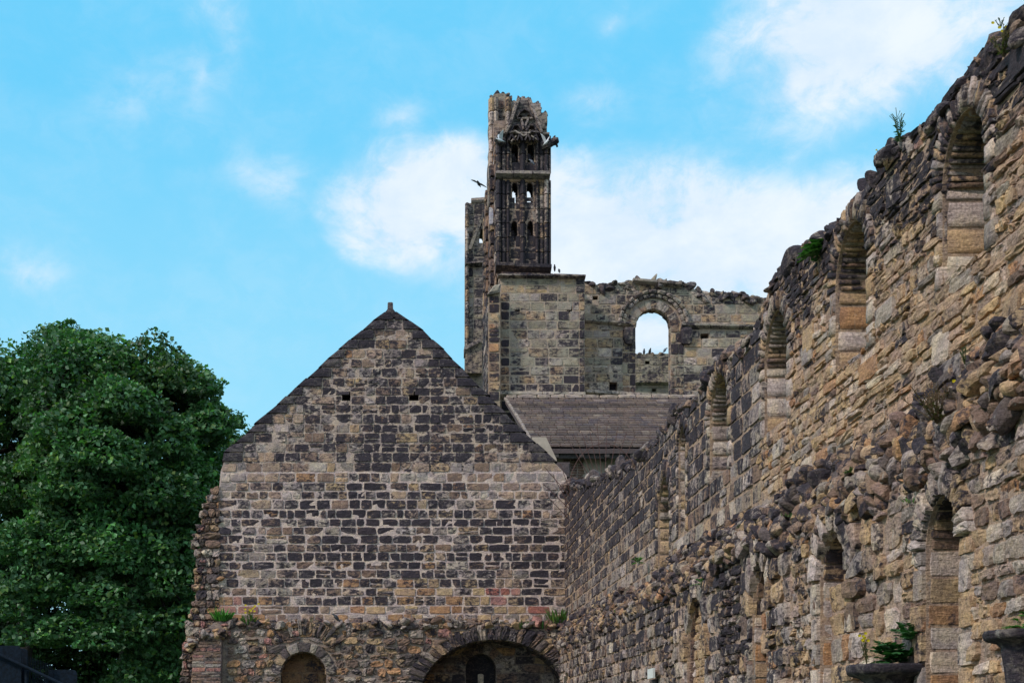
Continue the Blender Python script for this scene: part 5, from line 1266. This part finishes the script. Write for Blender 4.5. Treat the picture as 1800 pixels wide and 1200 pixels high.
# ================================================================== BIRDS
M_BIRD = plain('bird_feather', (.022, .022, .028), .6, 0, 20, .3); M_PIG = plain('pigeon_feather', (.10, .11, .14), .6, 0, 15, .5); M_GULL = plain('gull_feather', (.60, .62, .66), .7, 0, 15, .1); M_BEAK = plain('beak', (.10, .08, .05), .5)
def bird(pos, L, head, mat, label, cat='bird', pose='sit', spread=0.0, group=None, roll=0.0, lift=0.0):
    """continuous body lofted from beak to tail; wings, beak and legs as parts"""
    t = thing(cat if cat != 'bird' else 'bird', pos, label, cat, group)
    hd = Vector((math.cos(head), math.sin(head), 0)); up_ = Vector((0, 0, 1)); sd2 = hd.cross(up_)
    base = Vector(pos); pitch = .85 if pose == 'sit' else .12
    ax = (hd * math.cos(pitch) + up_ * math.sin(pitch)).normalized(); nz = sd2.cross(ax).normalized()
    o0 = base + up_ * (L * .22 if pose == 'sit' else 0)
    sp = [(-.52, .02, .010, 0), (-.40, .05, .018, 0), (-.22, .07, .06, 0), (-.02, .115, .12, 0), (.14, .12, .13, .01), (.26, .085, .095, .03), (.33, .06, .065, .045), (.40, .065, .068, .055), (.46, .05, .05, .05), (.50, .012, .012, .04)]
    V, n = [], 12
    for (f, a, b, dz) in sp:
        if pose == 'sit': a, b = a * 1.35, b * 1.25
        c = o0 + ax * L * f + nz * L * dz
        if pose == 'sit' and f > .26: c += hd * L * (f - .26) * .55 - up_ * L * (f - .26) * .15
        for i in range(n): th = 2 * math.pi * i / n; V.append(tuple(c + sd2 * L * a * math.cos(th) + nz * L * b * math.sin(th)))
    m = len(sp); Fc = [[j * n + i, j * n + (i + 1) % n, (j + 1) * n + (i + 1) % n, (j + 1) * n + i] for j in range(m - 1) for i in range(n)] + [list(range(n))[::-1], list(range((m - 1) * n, m * n))]
    rawobj('body', V, Fc, mat, t, True)
    V, Fc = [], []; tip = Vector(sum((Vector(v) for v in [rawv for rawv in [tuple(o0 + ax * L * .5 + nz * L * .04 + (hd * L * .13 - up_ * L * .036 if pose == 'sit' else Vector()))]]), Vector()))
    tube_np(V, Fc, tip - hd * L * .02, tip + hd * L * .10 - up_ * L * .02, L * .018, L * .004, 6); rawobj('beak', V, Fc, M_BEAK, t)
    for s in (-1, 1):
        if pose == 'sit':
            q = [(.22, .09, .06), (.05, .125, .05), (-.25, .09, .01), (-.48, .03, .0), (-.25, .10, -.05), (.05, .12, -.06), (.2, .10, -.02)]
            pts = [o0 + ax * L * f + sd2 * s * L * a + nz * L * b for f, a, b in q]
        else:
            dn = up_ * (roll * s + lift) * L
            q = [(.20, .05), (.24, .40), (.12, .72), (-.06, .98), (-.10, .70), (-.14, .40), (-.16, .05)]
            pts = [o0 + ax * L * f + sd2 * s * L * a * (1 + spread) + dn * a + nz * L * .04 + up_ * L * .10 * a * (1 - a) for f, a in q]
        k = len(pts); th = sd2 * s * L * .02 if pose == 'sit' else nz * L * .025
        rawobj('wing', [tuple(p) for p in pts] + [tuple(p + th) for p in pts], [list(range(k)), list(range(2 * k - 1, k - 1, -1))] + [[i, (i + 1) % k, (i + 1) % k + k, i + k] for i in range(k)], mat, t)
        if pose == 'sit':
            V, Fc = [], []; tube_np(V, Fc, base + sd2 * s * L * .05, o0 - up_ * L * .08 + sd2 * s * L * .05, L * .014, L * .02, 5); tube_np(V, Fc, base + sd2 * s * L * .05, base + sd2 * s * L * .05 + hd * L * .08, L * .012, L * .008, 4)
            rawobj('leg', V, Fc, M_BEAK, t)
    return t
def at(x, y, Y): return ((x - VX) * Y / FPX, Y, (VY - y) * Y / FPX)
bird(at(842, 324, 50), .42, R(250), M_BIRD, 'black bird flying with spread wings left of the tall tower', pose='fly', roll=.45, spread=-.25)
bird(at(592, 1090, 42.15), .34, R(178), M_BIRD, 'black bird standing on the gable wall ledge above the blocked window')
bird(at(1132, 622, 76.2), .42, R(265), M_PIG, 'leftmost dark pigeon on the far wall inside the church window', 'pigeon', group='pigeons on the far wall')
bird(at(1142, 622, 76.2), .46, R(278), M_BIRD, 'middle dark pigeon on the far wall inside the church window', 'pigeon', group='pigeons on the far wall')
bird(at(1168, 619, 76.2), .42, R(20), M_PIG, 'rightmost pigeon on the far wall, beside the right window jamb', 'pigeon', group='pigeons on the far wall')
bird(at(975, 474, 57.0), .30, R(262), M_BIRD, 'dark bird on the ledge at the right foot of the tall tower')
bird(at(983, 479, 57.0), .30, R(95), M_BIRD, 'second dark bird, further right along the ledge at the tower foot')
bird(at(936, 289, 57.0), .34, R(170), M_PIG, 'grey pigeon perched in the upper right slit window of the tower', 'pigeon')
bird(at(880, 247, 56.9), .42, R(200), M_GULL, 'pale gull with raised wings on the left gargoyle of the tower', 'gull', pose='fly', lift=.8, spread=-.45)
bird(at(959, 252, 56.9), .42, R(300), M_GULL, 'pale gull with raised wings beside the right gargoyle of the tower', 'gull', pose='fly', lift=.8, spread=-.45)
